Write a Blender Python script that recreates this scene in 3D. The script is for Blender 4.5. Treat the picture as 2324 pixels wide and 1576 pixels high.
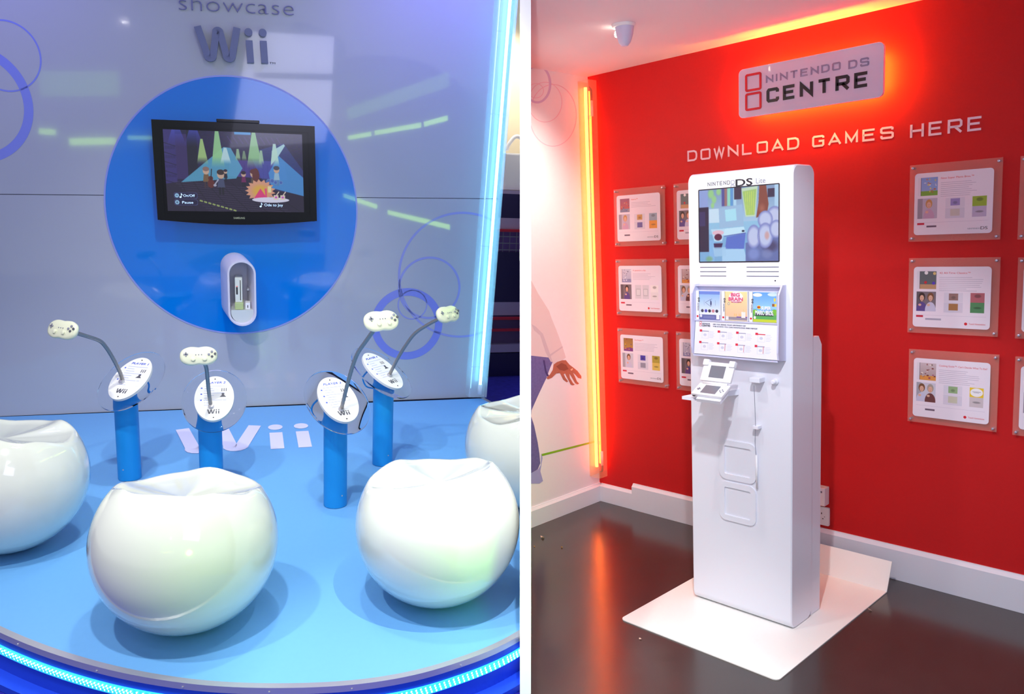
import bpy, bmesh, math, random
import numpy as np
from mathutils import Matrix, Vector
random.seed(5); np.random.seed(5)
for o in list(bpy.data.objects): bpy.data.objects.remove(o)
SC = bpy.context.scene; COL = SC.collection
PI = math.pi

# ---------------------------------------------------------------- camera
# camera axes (right, down, forward) expressed against the two display areas
FR = np.array([[.6912, .7214, -.0432], [.0670, -.1234, -.9901], [-.7196, .6815, -.1336]])
FL = np.array([[.9513, -.3048, .0465], [-.0202, -.2121, -.9770], [.3077, .9285, -.2079]])
def ortho(F):
    u, s, v = np.linalg.svd(F); return u @ v
FR = ortho(FR); FL = ortho(FL)
CAMR = np.array([2.9044, -3.3901, 1.5]); CAML = np.array([-.0391, -4.4628, 1.3])
FOC, CX, CY = 1830., 1162., 788.
RC = FR.T                                    # camera -> world
cd = bpy.data.cameras.new('camera'); cam = bpy.data.objects.new('camera', cd); COL.objects.link(cam)
cd.sensor_width = 36; cd.lens = FOC / 2324 * 36; cd.clip_start = .05; cd.clip_end = 60
R3 = np.column_stack([RC[:, 0], -RC[:, 1], -RC[:, 2]])
m = Matrix([[*R3[i], CAMR[i]] for i in range(3)] + [[0, 0, 0, 1]])
cam.matrix_world = m; SC.camera = cam
RL = FR.T @ FL; tL = CAMR - RL @ CAML
ML = Matrix([[*RL[i], tL[i]] for i in range(3)] + [[0, 0, 0, 1]])   # blue stage area -> world
MR = Matrix.Identity(4)                                              # red corner area = world
class Area:
    def __init__(s, F, c, M): s.F = F; s.c = c; s.M = M
    def on(s, p, ax, v):                      # where a sight line meets the plane ax = v
        d = s.F.T @ np.array([(p[0]-CX)/FOC, (p[1]-CY)/FOC, 1.]); return s.c + d*(v-s.c[ax])/d[ax]
    def onp(s, p, P0, n):
        d = s.F.T @ np.array([(p[0]-CX)/FOC, (p[1]-CY)/FOC, 1.]); n = np.array(n, float)
        return s.c + d*(((np.array(P0)-s.c)@n)/(d@n))
L = Area(FL, CAML, ML); R = Area(FR, CAMR, MR)

# ---------------------------------------------------------------- world, lights, exposure
SC.view_settings.view_transform = 'Standard'; SC.view_settings.look = 'None'
SC.view_settings.exposure = 0.0; SC.view_settings.gamma = 1.0; SC.view_settings.use_curve_mapping = False
W = bpy.data.worlds.new('world'); SC.world = W; W.use_nodes = True
bg = W.node_tree.nodes['Background']; bg.inputs[0].default_value = (.80, .82, 1., 1); bg.inputs[1].default_value = .60
def aim(o, M, pos, tgt):
    p = M @ Vector(pos); t = M @ Vector(tgt)
    o.location = p; o.rotation_euler = (t-p).to_track_quat('-Z', 'Y').to_euler()
def spot(name, M, pos, tgt, power, size, col=(1, 1, 1), rad=.04, blend=.5):
    l = bpy.data.lights.new(name, 'SPOT'); l.energy = power; l.spot_size = math.radians(size); l.color = col
    l.shadow_soft_size = rad; l.spot_blend = blend
    o = bpy.data.objects.new(name, l); COL.objects.link(o); aim(o, M, pos, tgt); return o
def area(name, M, pos, tgt, power, sx, sy, col=(1, 1, 1)):
    l = bpy.data.lights.new(name, 'AREA'); l.energy = power; l.shape = 'RECTANGLE'; l.size = sx; l.size_y = sy; l.color = col
    o = bpy.data.objects.new(name, l); COL.objects.link(o); aim(o, M, pos, tgt); return o
# stage: ceiling downlights in front of and above the stools
spot('downlight', ML, (-1.0, -2.9, 2.75), (-.5, -1.9, 0), 128, 75, (1, .98, .97))
spot('downlight', ML, (-.25, -3.3, 2.75), (.1, -2.1, 0), 152, 62, (1, .99, .97))
spot('downlight', ML, (.05, -2.3, 2.75), (.45, -2.1, 0), 66, 58, (1, .99, .97))
spot('downlight', ML, (-.1, -1.5, 2.75), (-.15, -.55, .3), 105, 66, (1, 1, 1), .04, 1)
spot('violet_downlight', ML, (1.0, -.7, 2.8), (1.0, 0, 1.9), 60, 110, (.25, .22, 1.), .1, 1)
spot('violet_downlight', ML, (-1.3, -.8, 2.8), (-1.25, 0, 1.9), 50, 110, (.30, .28, 1.), .1, 1)
spot('green_stool_fill', ML, (.45, -4.3, .75), (.74, -2.2, .20), 120, 22, (.30, 1., .0), .12, .9)  # added spot that tints the right-hand stools green
spot('green_stool_fill', ML, (.05, -4.3, .7), (-.12, -2.25, .2), 60, 17, (.35, 1., .05), .12, 1)  # second added spot, green tint on the front centre stool
# corner: ceiling spots in front of the kiosk and on the white wall
spot('ceiling_spot', MR, (1.20, -1.42, 2.28), (1.30, -.85, .4), 22, 95, (1, .98, .96), .03)
spot('ceiling_spot', MR, (2.05, -2.0, 2.28), (1.30, -.85, .6), 100, 70, (.93, .95, 1.), .03)
spot('ceiling_spot', MR, (.74, -.72, 2.26), (.0, -.75, 1.45), 60, 95, (1, .93, .78), .02, .8)
area('corner_ambient', MR, (3.2, -3.0, 2.2), (1.6, -.3, .8), 20, 1.2, 1.2, (.72, .72, 1.))
# two added lamps, one high and one low, whitening the partition's front edge
spot('edge_fill', MR, tuple(CAMR + RC @ np.array([.0270, -.70, 1.62])), tuple(CAMR + RC @ np.array([.0333, .5, 2.0])), 70, 60, (1, 1, 1), .004)
spot('edge_fill', MR, tuple(CAMR + RC @ np.array([.0250, 1.15, 1.5])), tuple(CAMR + RC @ np.array([.0333, .0, 2.0])), 60, 60, (1, 1, 1), .004)

# ---------------------------------------------------------------- materials
MATS = {}
def mat(name, col, rough=.5, metal=0., emit=None, strength=0., trans=0., coat=0., spec=.5, noise=0., nscale=40., bump=0., ior=1.45, alpha=1., croughness=.03):
    if name in MATS: return MATS[name]
    M = bpy.data.materials.new(name); M.use_nodes = True; nt = M.node_tree; b = nt.nodes['Principled BSDF']
    b.inputs['Base Color'].default_value = (*col, 1); b.inputs['Roughness'].default_value = rough
    b.inputs['Metallic'].default_value = metal; b.inputs['Transmission Weight'].default_value = trans
    b.inputs['Coat Weight'].default_value = coat; b.inputs['Coat Roughness'].default_value = croughness
    b.inputs['Specular IOR Level'].default_value = spec; b.inputs['IOR'].default_value = ior
    b.inputs['Alpha'].default_value = alpha
    if emit: b.inputs['Emission Color'].default_value = (*emit, 1); b.inputs['Emission Strength'].default_value = strength
    if noise or bump:
        tc = nt.nodes.new('ShaderNodeTexCoord'); n = nt.nodes.new('ShaderNodeTexNoise'); n.inputs['Scale'].default_value = nscale
        n.inputs['Detail'].default_value = 4; nt.links.new(tc.outputs['Object'], n.inputs['Vector'])
        if noise:
            mx = nt.nodes.new('ShaderNodeMix'); mx.data_type = 'RGBA'
            mx.inputs[6].default_value = (*[c*(1-noise) for c in col], 1); mx.inputs[7].default_value = (*[min(1, c*(1+noise)) for c in col], 1)
            nt.links.new(n.outputs['Fac'], mx.inputs[0]); nt.links.new(mx.outputs[2], b.inputs['Base Color'])
        if bump:
            bp = nt.nodes.new('ShaderNodeBump'); bp.inputs['Strength'].default_value = bump; bp.inputs['Distance'].default_value = .002
            nt.links.new(n.outputs['Fac'], bp.inputs['Height']); nt.links.new(bp.outputs[0], b.inputs['Normal'])
    MATS[name] = M; return M
def s2l(r, g, b):
    return tuple((c/255/12.92 if c/255 <= .04045 else ((c/255+.055)/1.055)**2.4) for c in (r, g, b))
stage_blue = mat('stage_blue', s2l(106, 168, 224), .42, spec=.35, noise=.03, nscale=60, bump=.03)
pole_blue = mat('pole_blue', s2l(20, 140, 215), .45)
disc_blue = mat('disc_blue', s2l(0, 122, 216), .09, coat=.6)
wall_gloss = mat('glossy_lavender_laminate', s2l(176, 178, 190), .07, coat=.6, croughness=.03, noise=.015, nscale=3)
ring_print = mat('periwinkle_print', s2l(128, 138, 222), .2, coat=.5)
ring_faint = mat('faint_periwinkle_print', s2l(150, 155, 216), .2, coat=.5)
chair_white = mat('white_gloss_plastic', s2l(216, 220, 208), .10, coat=1., croughness=.02)
white = mat('white_satin', s2l(240, 240, 244), .35)
offwhite = mat('cream_plastic', s2l(212, 215, 190), .3, coat=.3)
label_white = mat('label_white', s2l(218, 218, 220), .45)
grey_print = mat('grey_print', s2l(78, 78, 88), .5)
ltgrey = mat('light_grey_print', s2l(128, 130, 146), .5)
dark = mat('dark_grey', s2l(45, 42, 48), .4)
black = mat('black_gloss', s2l(6, 8, 14), .22, coat=.15, spec=.3)
steel = mat('brushed_steel', s2l(205, 202, 208), .32, .7)
flex = mat('ribbed_flex_metal', s2l(150, 146, 144), .35, .75)
chan = mat('thin_clear_channel', (.85, .95, 1.), .05, alpha=.16, coat=.5)
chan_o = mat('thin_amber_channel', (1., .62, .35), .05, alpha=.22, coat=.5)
acryl = mat('clear_acrylic', (.96, .98, 1.), .02, trans=1., ior=1.12)
print_blue = mat('blue_print', s2l(60, 90, 200), .5)
print_red = mat('red_print', s2l(214, 30, 45), .5)
letter_slate = mat('slate_blue_letter', s2l(104, 110, 146), .35)
decal_lilac = mat('lilac_decal', s2l(222, 218, 246), .5)
red_wall = mat('red_paint', s2l(196, 28, 30), .55, spec=.25, noise=.06, nscale=90, bump=.12)
wall_white = mat('white_paint', s2l(236, 230, 238), .6, noise=.01, nscale=50, bump=.05)
ceil_white = mat('ceiling_paint', s2l(226, 214, 226), .8)
floor_dark = mat('dark_polished_floor', s2l(60, 54, 52), .20, spec=1., noise=.22, nscale=9, bump=.05)
kiosk_white = mat('kiosk_white_powder_coat', s2l(236, 238, 248), .35, coat=.2)
base_white = mat('base_white', s2l(248, 246, 240), .4)
skirt_white = mat('skirting_white', s2l(224, 226, 236), .4)
letter_pink = mat('pale_letter', s2l(238, 214, 232), .5)
letter_grey = mat('grey_letter', s2l(150, 142, 178), .5)
acryl_poster = mat('pinkish_clear_acrylic', (1., .56, .46), .06, spec=.6, alpha=.16, coat=.6)
navy = mat('navy_floor', s2l(40, 40, 150), .25, noise=.3, nscale=30, bump=.3)
riser_blue = mat('riser_blue', s2l(30, 70, 205), .35)
gasket = mat('dark_gap', s2l(60, 60, 90), .6)

# ---------------------------------------------------------------- object helpers
SETOF = {}
def thing(name, label, cat, area_, M=None, group=None):
    o = bpy.data.objects.new(name, None); COL.objects.link(o); o.empty_display_size = .05
    o.matrix_world = area_.M @ (M or Matrix.Identity(4)); o['label'] = label; o['category'] = cat
    if group: o['group'] = group
    SETOF[o.name] = area_; return o
def tag(o, label=None, cat=None, group=None, kind=None):
    if label: o['label'] = label
    if cat: o['category'] = cat
    if group: o['group'] = group
    if kind: o['kind'] = kind
    return o
def obj(name, me, material, parent=None, area_=None, M=None, smooth=False, kind=None, label=None):
    if isinstance(me, MB): me = me.mesh(name)
    if material is not None and not me.materials: me.materials.append(material)
    if smooth:
        me.shade_smooth()
        if smooth != 'all': me.set_sharp_from_angle(angle=math.radians(38))
    o = bpy.data.objects.new(name, me); COL.objects.link(o)
    if parent is not None:
        o.parent = parent; o.matrix_local = M or Matrix.Identity(4)
    else:
        o.matrix_world = area_.M @ (M or Matrix.Identity(4))
    SETOF[o.name] = area_ or SETOF[parent.name]
    if kind: o['kind'] = kind
    if label: o['label'] = label
    return o
def struct(name, me, material, area_, M=None, smooth=False): return obj(name, me, material, None, area_, M, smooth, kind='structure')
def T(x=0, y=0, z=0): return Matrix.Translation((x, y, z))
def plane_m(o, u, v):                       # local x,y lie in the plane, z stands off it
    u = Vector(u).normalized(); v = Vector(v).normalized(); w = u.cross(v).normalized(); v = w.cross(u)
    return Matrix([[u[i], v[i], w[i], o[i]] for i in range(3)] + [[0, 0, 0, 1]])
def wallM(x, z, y=0.): return plane_m((x, y, z), (1, 0, 0), (0, 0, 1))       # facing -y
class MB:
    def __init__(s): s.v = []; s.f = []; s.mi = []; s.cur = 0
    def add(s, v, f):
        n = len(s.v); s.v += [tuple(map(float, p)) for p in v]; s.f += [tuple(i+n for i in q) for q in f]; return s
    def box(s, x0, x1, y0, y1, z0, z1, bev=0.):
        if bev:
            b = bmesh.new(); bmesh.ops.create_cube(b, size=1)
            for v in b.verts: v.co = ((x0+x1)/2+v.co.x*(x1-x0), (y0+y1)/2+v.co.y*(y1-y0), (z0+z1)/2+v.co.z*(z1-z0))
            bmesh.ops.bevel(b, geom=b.edges[:], offset=bev, segments=2, profile=.6, affect='EDGES'); b.verts.index_update()
            s.add([v.co[:] for v in b.verts], [[v.index for v in f.verts] for f in b.faces]); b.free(); return s
        return s.add([(x, y, z) for z in (z0, z1) for y in (y0, y1) for x in (x0, x1)],
                     [(0, 2, 3, 1), (4, 5, 7, 6), (0, 1, 5, 4), (2, 6, 7, 3), (0, 4, 6, 2), (1, 3, 7, 5)])
    def prism(s, poly, z0, z1, close=True):           # convex or simple polygon extruded along z
        a = sum(poly[i][0]*poly[(i+1) % len(poly)][1]-poly[(i+1) % len(poly)][0]*poly[i][1] for i in range(len(poly)))
        if a < 0: poly = poly[::-1]
        n = len(poly)
        s.add([(x, y, z0) for x, y in poly]+[(x, y, z1) for x, y in poly],
              [tuple(range(n))[::-1], tuple(range(n, 2*n))]+[(i, (i+1) % n, n+(i+1) % n, n+i) for i in range(n)]); return s
    def ring(s, cx, cy, ro, ri, z0, z1, n=96, ry=1.):
        v = []
        for r, z in ((ro, z0), (ro, z1), (ri, z1), (ri, z0)):
            v += [(cx+r*math.cos(2*PI*i/n), cy+r*ry*math.sin(2*PI*i/n), z) for i in range(n)]
        s.add(v, [(a*n+i, a*n+(i+1) % n, ((a+1) % 4)*n+(i+1) % n, ((a+1) % 4)*n+i) for a in range(4) for i in range(n)]); return s
    def lathe(s, prof, n=32, M=None, cap=True):        # prof: (r, z) bottom to top
        M = M or Matrix.Identity(4); v = []
        for r, z in prof: v += [(M @ Vector((r*math.cos(2*PI*i/n), r*math.sin(2*PI*i/n), z)))[:] for i in range(n)]
        k = len(prof); f = [(a*n+i, a*n+(i+1) % n, (a+1)*n+(i+1) % n, (a+1)*n+i) for a in range(k-1) for i in range(n)]
        if cap: f += [tuple(range(n))[::-1], tuple(range((k-1)*n, k*n))]
        return s.add(v, f)
    def tube(s, pts, r, n=12, cap=True, rf=None):
        pts = [Vector(p) for p in pts]; v = []; up = None
        for i, p in enumerate(pts):
            t = (pts[min(i+1, len(pts)-1)]-pts[max(i-1, 0)]).normalized()
            if up is None: up = Vector((0, 0, 1)) if abs(t.z) < .9 else Vector((1, 0, 0))
            a = (up-t*up.dot(t)).normalized(); up = a; b = t.cross(a); rr = rf(i) if rf else r
            v += [(p+a*rr*math.cos(2*PI*j/n)+b*rr*math.sin(2*PI*j/n))[:] for j in range(n)]
        k = len(pts); f = [(i*n+j, i*n+(j+1) % n, (i+1)*n+(j+1) % n, (i+1)*n+j) for i in range(k-1) for j in range(n)]
        if cap: f += [tuple(range(n))[::-1], tuple(range((k-1)*n, k*n))]
        return s.add(v, f)
    def mesh(s, name):
        me = bpy.data.meshes.new(name); me.from_pydata(s.v, [], s.f); me.update()
        b = bmesh.new(); b.from_mesh(me); bmesh.ops.recalc_face_normals(b, faces=b.faces[:]); b.to_mesh(me); b.free(); return me
def spline(pts, sub=8, closed=False):
    P = [np.array(p, float) for p in pts]; n = len(P); out = []
    for i in range(n if closed else n-1):
        g = (lambda k: P[k % n]) if closed else (lambda k: P[min(max(k, 0), n-1)])
        a, b, c, d = g(i-1), g(i), g(i+1), g(i+2)
        for j in range(sub):
            t = j/sub; out.append(.5*((2*b)+(c-a)*t+(2*a-5*b+4*c-d)*t*t+(3*b-a-3*c+d)*t**3))
    if not closed: out.append(P[-1])
    return out
def rrect(x0, x1, y0, y1, r, k=6):
    p = []
    for cx, cy, a in ((x1-r, y1-r, 0), (x0+r, y1-r, 90), (x0+r, y0+r, 180), (x1-r, y0+r, 270)):
        for i in range(k+1):
            t = math.radians(a+90*i/k); p.append((cx+r*math.cos(t), cy+r*math.sin(t)))
    return p
def rframe(x0, x1, y0, y1, r, w, z0, z1):       # rounded rectangular frame
    o = rrect(x0, x1, y0, y1, r); i_ = rrect(x0+w, x1-w, y0+w, y1-w, max(.0005, r-w)); n = len(o); mb = MB()
    v = [(x, y, z0) for x, y in o]+[(x, y, z1) for x, y in o]+[(x, y, z1) for x, y in i_]+[(x, y, z0) for x, y in i_]
    mb.add(v, [(a*n+i, a*n+(i+1) % n, ((a+1) % 4)*n+(i+1) % n, ((a+1) % 4)*n+i) for a in range(4) for i in range(n)]); return mb
def stroke(mb, pts, w, z0, z1, closed=False):    # mitred ribbon
    P = [Vector((p[0], p[1])) for p in pts]; n = len(P); a = []; b = []
    for i in range(n):
        p = P[i]; q0 = P[i-1] if (closed or i > 0) else None; q1 = P[(i+1) % n] if (closed or i < n-1) else None
        d0 = (p-q0).normalized() if q0 is not None else (q1-p).normalized(); d1 = (q1-p).normalized() if q1 is not None else d0
        n0 = Vector((-d0.y, d0.x)); n1 = Vector((-d1.y, d1.x)); m_ = (n0+n1)
        m_ = n0 if m_.length < 1e-4 else m_.normalized(); k = w/2/max(.35, m_.dot(n0)); a.append(p+m_*k); b.append(p-m_*k)
    v = [(q.x, q.y, z) for z in (z0, z1) for s_ in (a, b) for q in s_]; f = []
    for i in range(n if closed else n-1):
        j = (i+1) % n
        f += [(i, n+i, n+j, j), (2*n+i, 2*n+j, 3*n+j, 3*n+i), (i, j, 2*n+j, 2*n+i), (n+i, 3*n+i, 3*n+j, n+j)]
    if not closed: f += [(0, 2*n, 3*n, n), (n-1, 2*n-1, 4*n-1, 3*n-1)]
    mb.add(v, f)
G = {  # wide squared capitals; (closed, points) on a unit cell
 'D': [(1, [(0, 0), (.7, 0), (.93, .12), (1, .35), (1, .65), (.93, .88), (.7, 1), (0, 1)])],
 'O': [(1, [(0, .1), (.1, 0), (.9, 0), (1, .1), (1, .9), (.9, 1), (.1, 1), (0, .9)])],
 'W': [(0, [(-.05, 1), (.22, 0), (.5, .95), (.78, 0), (1.05, 1)])],
 'N': [(0, [(0, -.08), (0, .96), (1, .04), (1, 1.08)])],
 'L': [(0, [(0, 1.08), (0, 0), (.95, 0)])],
 'A': [(0, [(-.05, -.05), (.5, 1), (1.05, -.05)]), (0, [(.2, .27), (.8, .27)])],
 'G': [(0, [(1, .8), (1, .92), (.9, 1), (.1, 1), (0, .88), (0, .12), (.1, 0), (.9, 0), (1, .1), (1, .5), (.55, .5)])],
 'C': [(0, [(1, .72), (1, .9), (.9, 1), (.1, 1), (0, .88), (0, .12), (.1, 0), (.9, 0), (1, .1), (1, .28)])],
 'M': [(0, [(0, -.08), (0, .95), (.5, .1), (1, .95), (1, -.08)])],
 'E': [(0, [(1, 1), (0, 1), (0, 0), (1, 0)]), (0, [(0, .52), (.88, .52)])],
 'S': [(0, [(.97, .76), (.97, .93), (.87, 1), (.1, 1), (0, .9), (0, .62), (.1, .53), (.9, .48), (1, .4), (1, .1), (.9, 0), (.1, 0), (.02, .08), (.02, .25)])],
 'H': [(0, [(0, -.08), (0, 1.08)]), (0, [(1, -.08), (1, 1.08)]), (0, [(0, .5), (1, .5)])],
 'R': [(0, [(0, -.08), (0, 1), (.88, 1), (1, .88), (1, .55), (.88, .45), (0, .45)]), (0, [(.5, .45), (1.02, -.05)])],
 'T': [(0, [(-.02, 1), (1.02, 1)]), (0, [(.5, 1), (.5, -.08)])],
 'I': [(0, [(.5, -.08), (.5, 1.08)])],
}
def square_text(word, x0, x1, y0, h, thick, z0, z1, parent=None, material=None, per=True, Mloc=None):
    """wide squared capitals fitted between x0 and x1; one mesh per letter"""
    wd = [(.25 if c == 'I' else (.55 if c == ' ' else 1.)) for c in word]; gap = .34
    unit = (x1-x0)/(sum(wd)+gap*(len(word)-1)); x = x0; all_ = MB(); res = []
    for c, w_ in zip(word, wd):
        if c != ' ':
            mb = MB() if per else all_; t = thick
            for cl, pts in G[c]:
                cw = unit*w_
                q = [(x+(0 if c != 'I' else 0)+t/2+px*(cw-t), y0+t/2+py*(h-t)) for px, py in pts]
                if c == 'I': q = [(x+cw/2, yy) for _, yy in q]
                stroke(mb, q, t, z0, z1, bool(cl))
            if per: res.append(obj('letter', mb, material, parent))
        x += unit*(w_+gap)
    return res if per else all_
def text_mesh(txt, size, depth=.0006, bold=0., align='LEFT', shear=0., sx=1.):
    cu = bpy.data.curves.new('t', 'FONT'); cu.body = txt; cu.size = size; cu.extrude = depth; cu.offset = bold; cu.align_x = align
    cu.shear = shear; cu.resolution_u = 3
    o = bpy.data.objects.new('t', cu); COL.objects.link(o)
    dg = bpy.context.evaluated_depsgraph_get(); me = bpy.data.meshes.new_from_object(o.evaluated_get(dg)); bpy.data.objects.remove(o); bpy.data.curves.remove(cu)
    if sx != 1.:
        for v in me.vertices: v.co.x *= sx
    me.materials.clear(); return me
def text_fit(txt, x0, x1, y0, h, **k):           # cap height h, width x1-x0
    me = text_mesh(txt, 1., 0.0, **k); co = np.array([v.co[:] for v in me.vertices]); w = co[:, 0].max()-co[:, 0].min(); hh = .729 if txt[0].isupper() or txt[0].isdigit() else co[:, 1].max()
    a = co[:, 0].min(); s = h/hh; sx = (x1-x0)/w
    me2 = text_mesh(txt, 1., .001, **k)
    for v in me2.vertices: v.co = ((v.co.x-a)*sx+x0, v.co.y*s+y0, v.co.z*1.)
    return me2
def dup(root, M, area_=None, label=None, group=None):
    r = root.copy(); COL.objects.link(r); r.matrix_world = (area_ or SETOF[root.name]).M @ M; SETOF[r.name] = area_ or SETOF[root.name]
    if label: r['label'] = label
    if group: r['group'] = group
    for ch in list(root.children):
        c = ch.copy(); COL.objects.link(c); c.parent = r; SETOF[c.name] = SETOF[r.name]
        for g in list(ch.children):
            d = g.copy(); COL.objects.link(d); d.parent = c; SETOF[d.name] = SETOF[r.name]
    return r

# ---------------------------------------------------------------- flat print drawn in code
class Art:
    def __init__(s, w, h, col): s.w = w; s.h = h; s.a = np.ones((h, w, 3))*np.array(col)/255.; s.Y, s.X = np.mgrid[0:h, 0:w]; s.X = (s.X+.5)/w; s.Y = (s.Y+.5)/h
    def mix(s, m, col, al=1.): m = (m*al)[..., None]; s.a = s.a*(1-m)+np.array(col)/255.*m
    def rect(s, x0, y0, x1, y1, c, al=1.): s.mix(((s.X >= x0)*(s.X <= x1)*(s.Y >= y0)*(s.Y <= y1)).astype(float), c, al)
    def ell(s, x, y, rx, ry, c, al=1., soft=.0):
        d = np.sqrt(((s.X-x)/rx)**2+((s.Y-y)/ry)**2); s.mix(np.clip((1-d)/max(soft, 1e-2), 0, 1), c, al)
    def poly(s, pts, c, al=1., fade=None):
        m = np.zeros_like(s.X, bool); n = len(pts)
        for i in range(n):
            (xa, ya), (xb, yb) = pts[i], pts[(i+1) % n]
            if ya == yb: continue
            m ^= ((s.Y >= min(ya, yb))*(s.Y < max(ya, yb))*(s.X < xa+(s.Y-ya)*(xb-xa)/(yb-ya))).astype(bool)
        m = m.astype(float)
        if fade: m = m*np.clip(1-(s.Y-fade[0])/(fade[1]-fade[0]), 0, 1)
        s.mix(m, c, al)
    def line(s, x0, y0, x1, y1, w, c, al=1.):
        dx, dy = (x1-x0), (y1-y0); asp = s.h/s.w; px = s.X-x0; py = (s.Y-y0)*asp; dy *= asp; l2 = dx*dx+dy*dy+1e-12
        t = np.clip((px*dx+py*dy)/l2, 0, 1); s.mix((np.hypot(px-t*dx, py-t*dy) < w/2).astype(float), c, al)
    def grad(s, x0, y0, x1, y1, c0, c1):
        m = ((s.X >= x0)*(s.X <= x1)*(s.Y >= y0)*(s.Y <= y1)).astype(float)[..., None]; t = np.clip((s.Y-y0)/(y1-y0), 0, 1)[..., None]
        s.a = s.a*(1-m)+m*(np.array(c0)*(1-t)+np.array(c1)*t)/255.
    def noise(s, x0, y0, x1, y1, n, amp, seed=0):
        r = np.random.RandomState(seed).rand(n, n, 3)-.5; ix = ((s.X-x0)/(x1-x0)*n).clip(0, n-1e-6).astype(int); iy = ((s.Y-y0)/(y1-y0)*n).clip(0, n-1e-6).astype(int)
        m = ((s.X >= x0)*(s.X <= x1)*(s.Y >= y0)*(s.Y <= y1))[..., None]; s.a = np.clip(s.a+m*r[iy, ix]*amp, 0, 1)
    def blur(s, k=1):
        for _ in range(k):
            p = np.pad(s.a, ((1, 1), (1, 1), (0, 0)), 'edge'); s.a = (p[:-2, 1:-1]+p[2:, 1:-1]+p[1:-1, :-2]+p[1:-1, 2:]+2*p[1:-1, 1:-1])/6
        return s
    def material(s, name, W_, H_, emit=0., rough=.35, coat=.4):
        im = bpy.data.images.new(name, s.w, s.h); px = np.ones((s.h, s.w, 4), np.float32); px[..., :3] = np.clip(s.a, 0, 1)[::-1]
        im.pixels.foreach_set(px.ravel()); im.update(); im.pack()
        M = bpy.data.materials.new(name); M.use_nodes = True; nt = M.node_tree; b = nt.nodes['Principled BSDF']
        tc = nt.nodes.new('ShaderNodeTexCoord'); mp = nt.nodes.new('ShaderNodeMapping'); mp.inputs['Scale'].default_value = (1/W_, 1/H_, 1)
        t = nt.nodes.new('ShaderNodeTexImage'); t.image = im; t.extension = 'EXTEND'
        nt.links.new(tc.outputs['Object'], mp.inputs[0]); nt.links.new(mp.outputs[0], t.inputs[0])
        b.inputs['Roughness'].default_value = rough; b.inputs['Coat Weight'].default_value = coat
        if emit: b.inputs['Base Color'].default_value = (.01, .01, .01, 1); nt.links.new(t.outputs[0], b.inputs['Emission Color']); b.inputs['Emission Strength'].default_value = emit
        else: nt.links.new(t.outputs[0], b.inputs['Base Color'])
        return M
# the printed face of a card spans local x 0..W, y 0..H

# =============================================================== PARTITION BETWEEN THE TWO DISPLAYS
def camw(c): return CAMR + RC @ np.array(c)
def col_pt(x, z, zw): return camw([x, (1.5-.0432*x-.1336*z-zw)/.9901, z])
dr = 30.5/FOC
xl, xr = 18/FOC*2, 43/FOC*2
pv = []
for zw in (0., 3.05):
    for x, z in ((xl, 2.), (xr, 2.), (xr+dr*5.5, 7.5), (xl+dr*5.5, 7.5)): pv.append(col_pt(x, z, zw))
mb = MB(); mb.add(pv, [(0, 3, 2, 1), (4, 5, 6, 7), (0, 1, 5, 4), (1, 2, 6, 5), (2, 3, 7, 6), (3, 0, 4, 7)])
struct('wall_middle', mb, mat('partition_white', (.93, .93, .93), .6), R)

# =============================================================== LEFT: BLUE STAGE
WZ = 2.9
# ---- setting
nb_b = L.on((1089, 885), 1, -.045); nb_t = L.on((1157, 10), 1, -.045); lean = (nb_t[0]-nb_b[0])/(nb_t[2]-nb_b[2]); nX = nb_b[0]-lean*nb_b[2]
def xe(z): return nX+.042+lean*z
rim = spline([(-1.75, -.0), (-1.65, -.7), (-1.38, -1.28), (-1.05, -1.75), (-.7221, -2.1132), (-.4635, -2.335), (-.2178, -2.480), (.0182, -2.560), (.2457, -2.592), (.4553, -2.565), (.6895, -2.468), (1.0, -2.22), (1.27, -1.88), (1.43, -1.4), (1.42, -.9), (1.335, -.42), (1.262, -.03)], 8)
rim = [(p[0], p[1]) for p in rim]
def off(poly, d):
    out = []
    for i, p in enumerate(poly):
        a = poly[max(i-1, 0)]; b = poly[min(i+1, len(poly)-1)]; t = Vector((b[0]-a[0], b[1]-a[1])).normalized(); out.append((p[0]+t.y*d, p[1]-t.x*d))
    return out
stage = thing('stage_platform', 'low round-fronted blue stage with metal rim and glowing cyan light strip', 'stage', L)
mb = MB(); mb.prism(rim, -.14, -.001); obj('deck', mb, stage_blue, stage)
o0, o1 = off(rim, -.010), off(rim, .010)
def band(a, b, z0, z1):
    n = len(a); mb = MB(); v = [(x, y, z0) for x, y in a]+[(x, y, z1) for x, y in a]+[(x, y, z1) for x, y in b]+[(x, y, z0) for x, y in b]
    mb.add(v, [(k*n+i, k*n+i+1, ((k+1) % 4)*n+i+1, ((k+1) % 4)*n+i) for k in range(4) for i in range(n-1)]+[(0, n, 2*n, 3*n), (n-1, 2*n-1, 3*n-1, 4*n-1)]); return mb
cuts = [3*8, 11*8-2, len(rim)-1-8]; 
for a_, b_ in ((8, 69), (68, 94), (100, len(rim))):
    tr = obj('metal_edge_strip', band(o0[a_:b_], o1[a_:b_], -.016, .0025), steel, stage, smooth=True)
    for i in range(a_+5, b_-2, 7):
        p = off(rim, .0105)[i]; q = rim[i]; d = Vector((p[0]-q[0], p[1]-q[1], 0)).normalized()
        obj('screw', MB().lathe([(.0028, 0), (.0026, .0012), (.001, .0018)], 10, plane_m((p[0], p[1], -.009), (-d.y, d.x, 0), (0, 0, 1))), steel, tr)
obj('riser', band(off(rim, .001), off(rim, .006), -.138, -.017), riser_blue, stage)
cyan_strip = mat('cyan_strip_glow', s2l(60, 190, 240), .3, emit=s2l(40, 175, 235), strength=1.1)
bulb_em = mat('led_bulb_glow', (1, 1, 1), .3, emit=(.55, .9, 1.), strength=6.)
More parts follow.
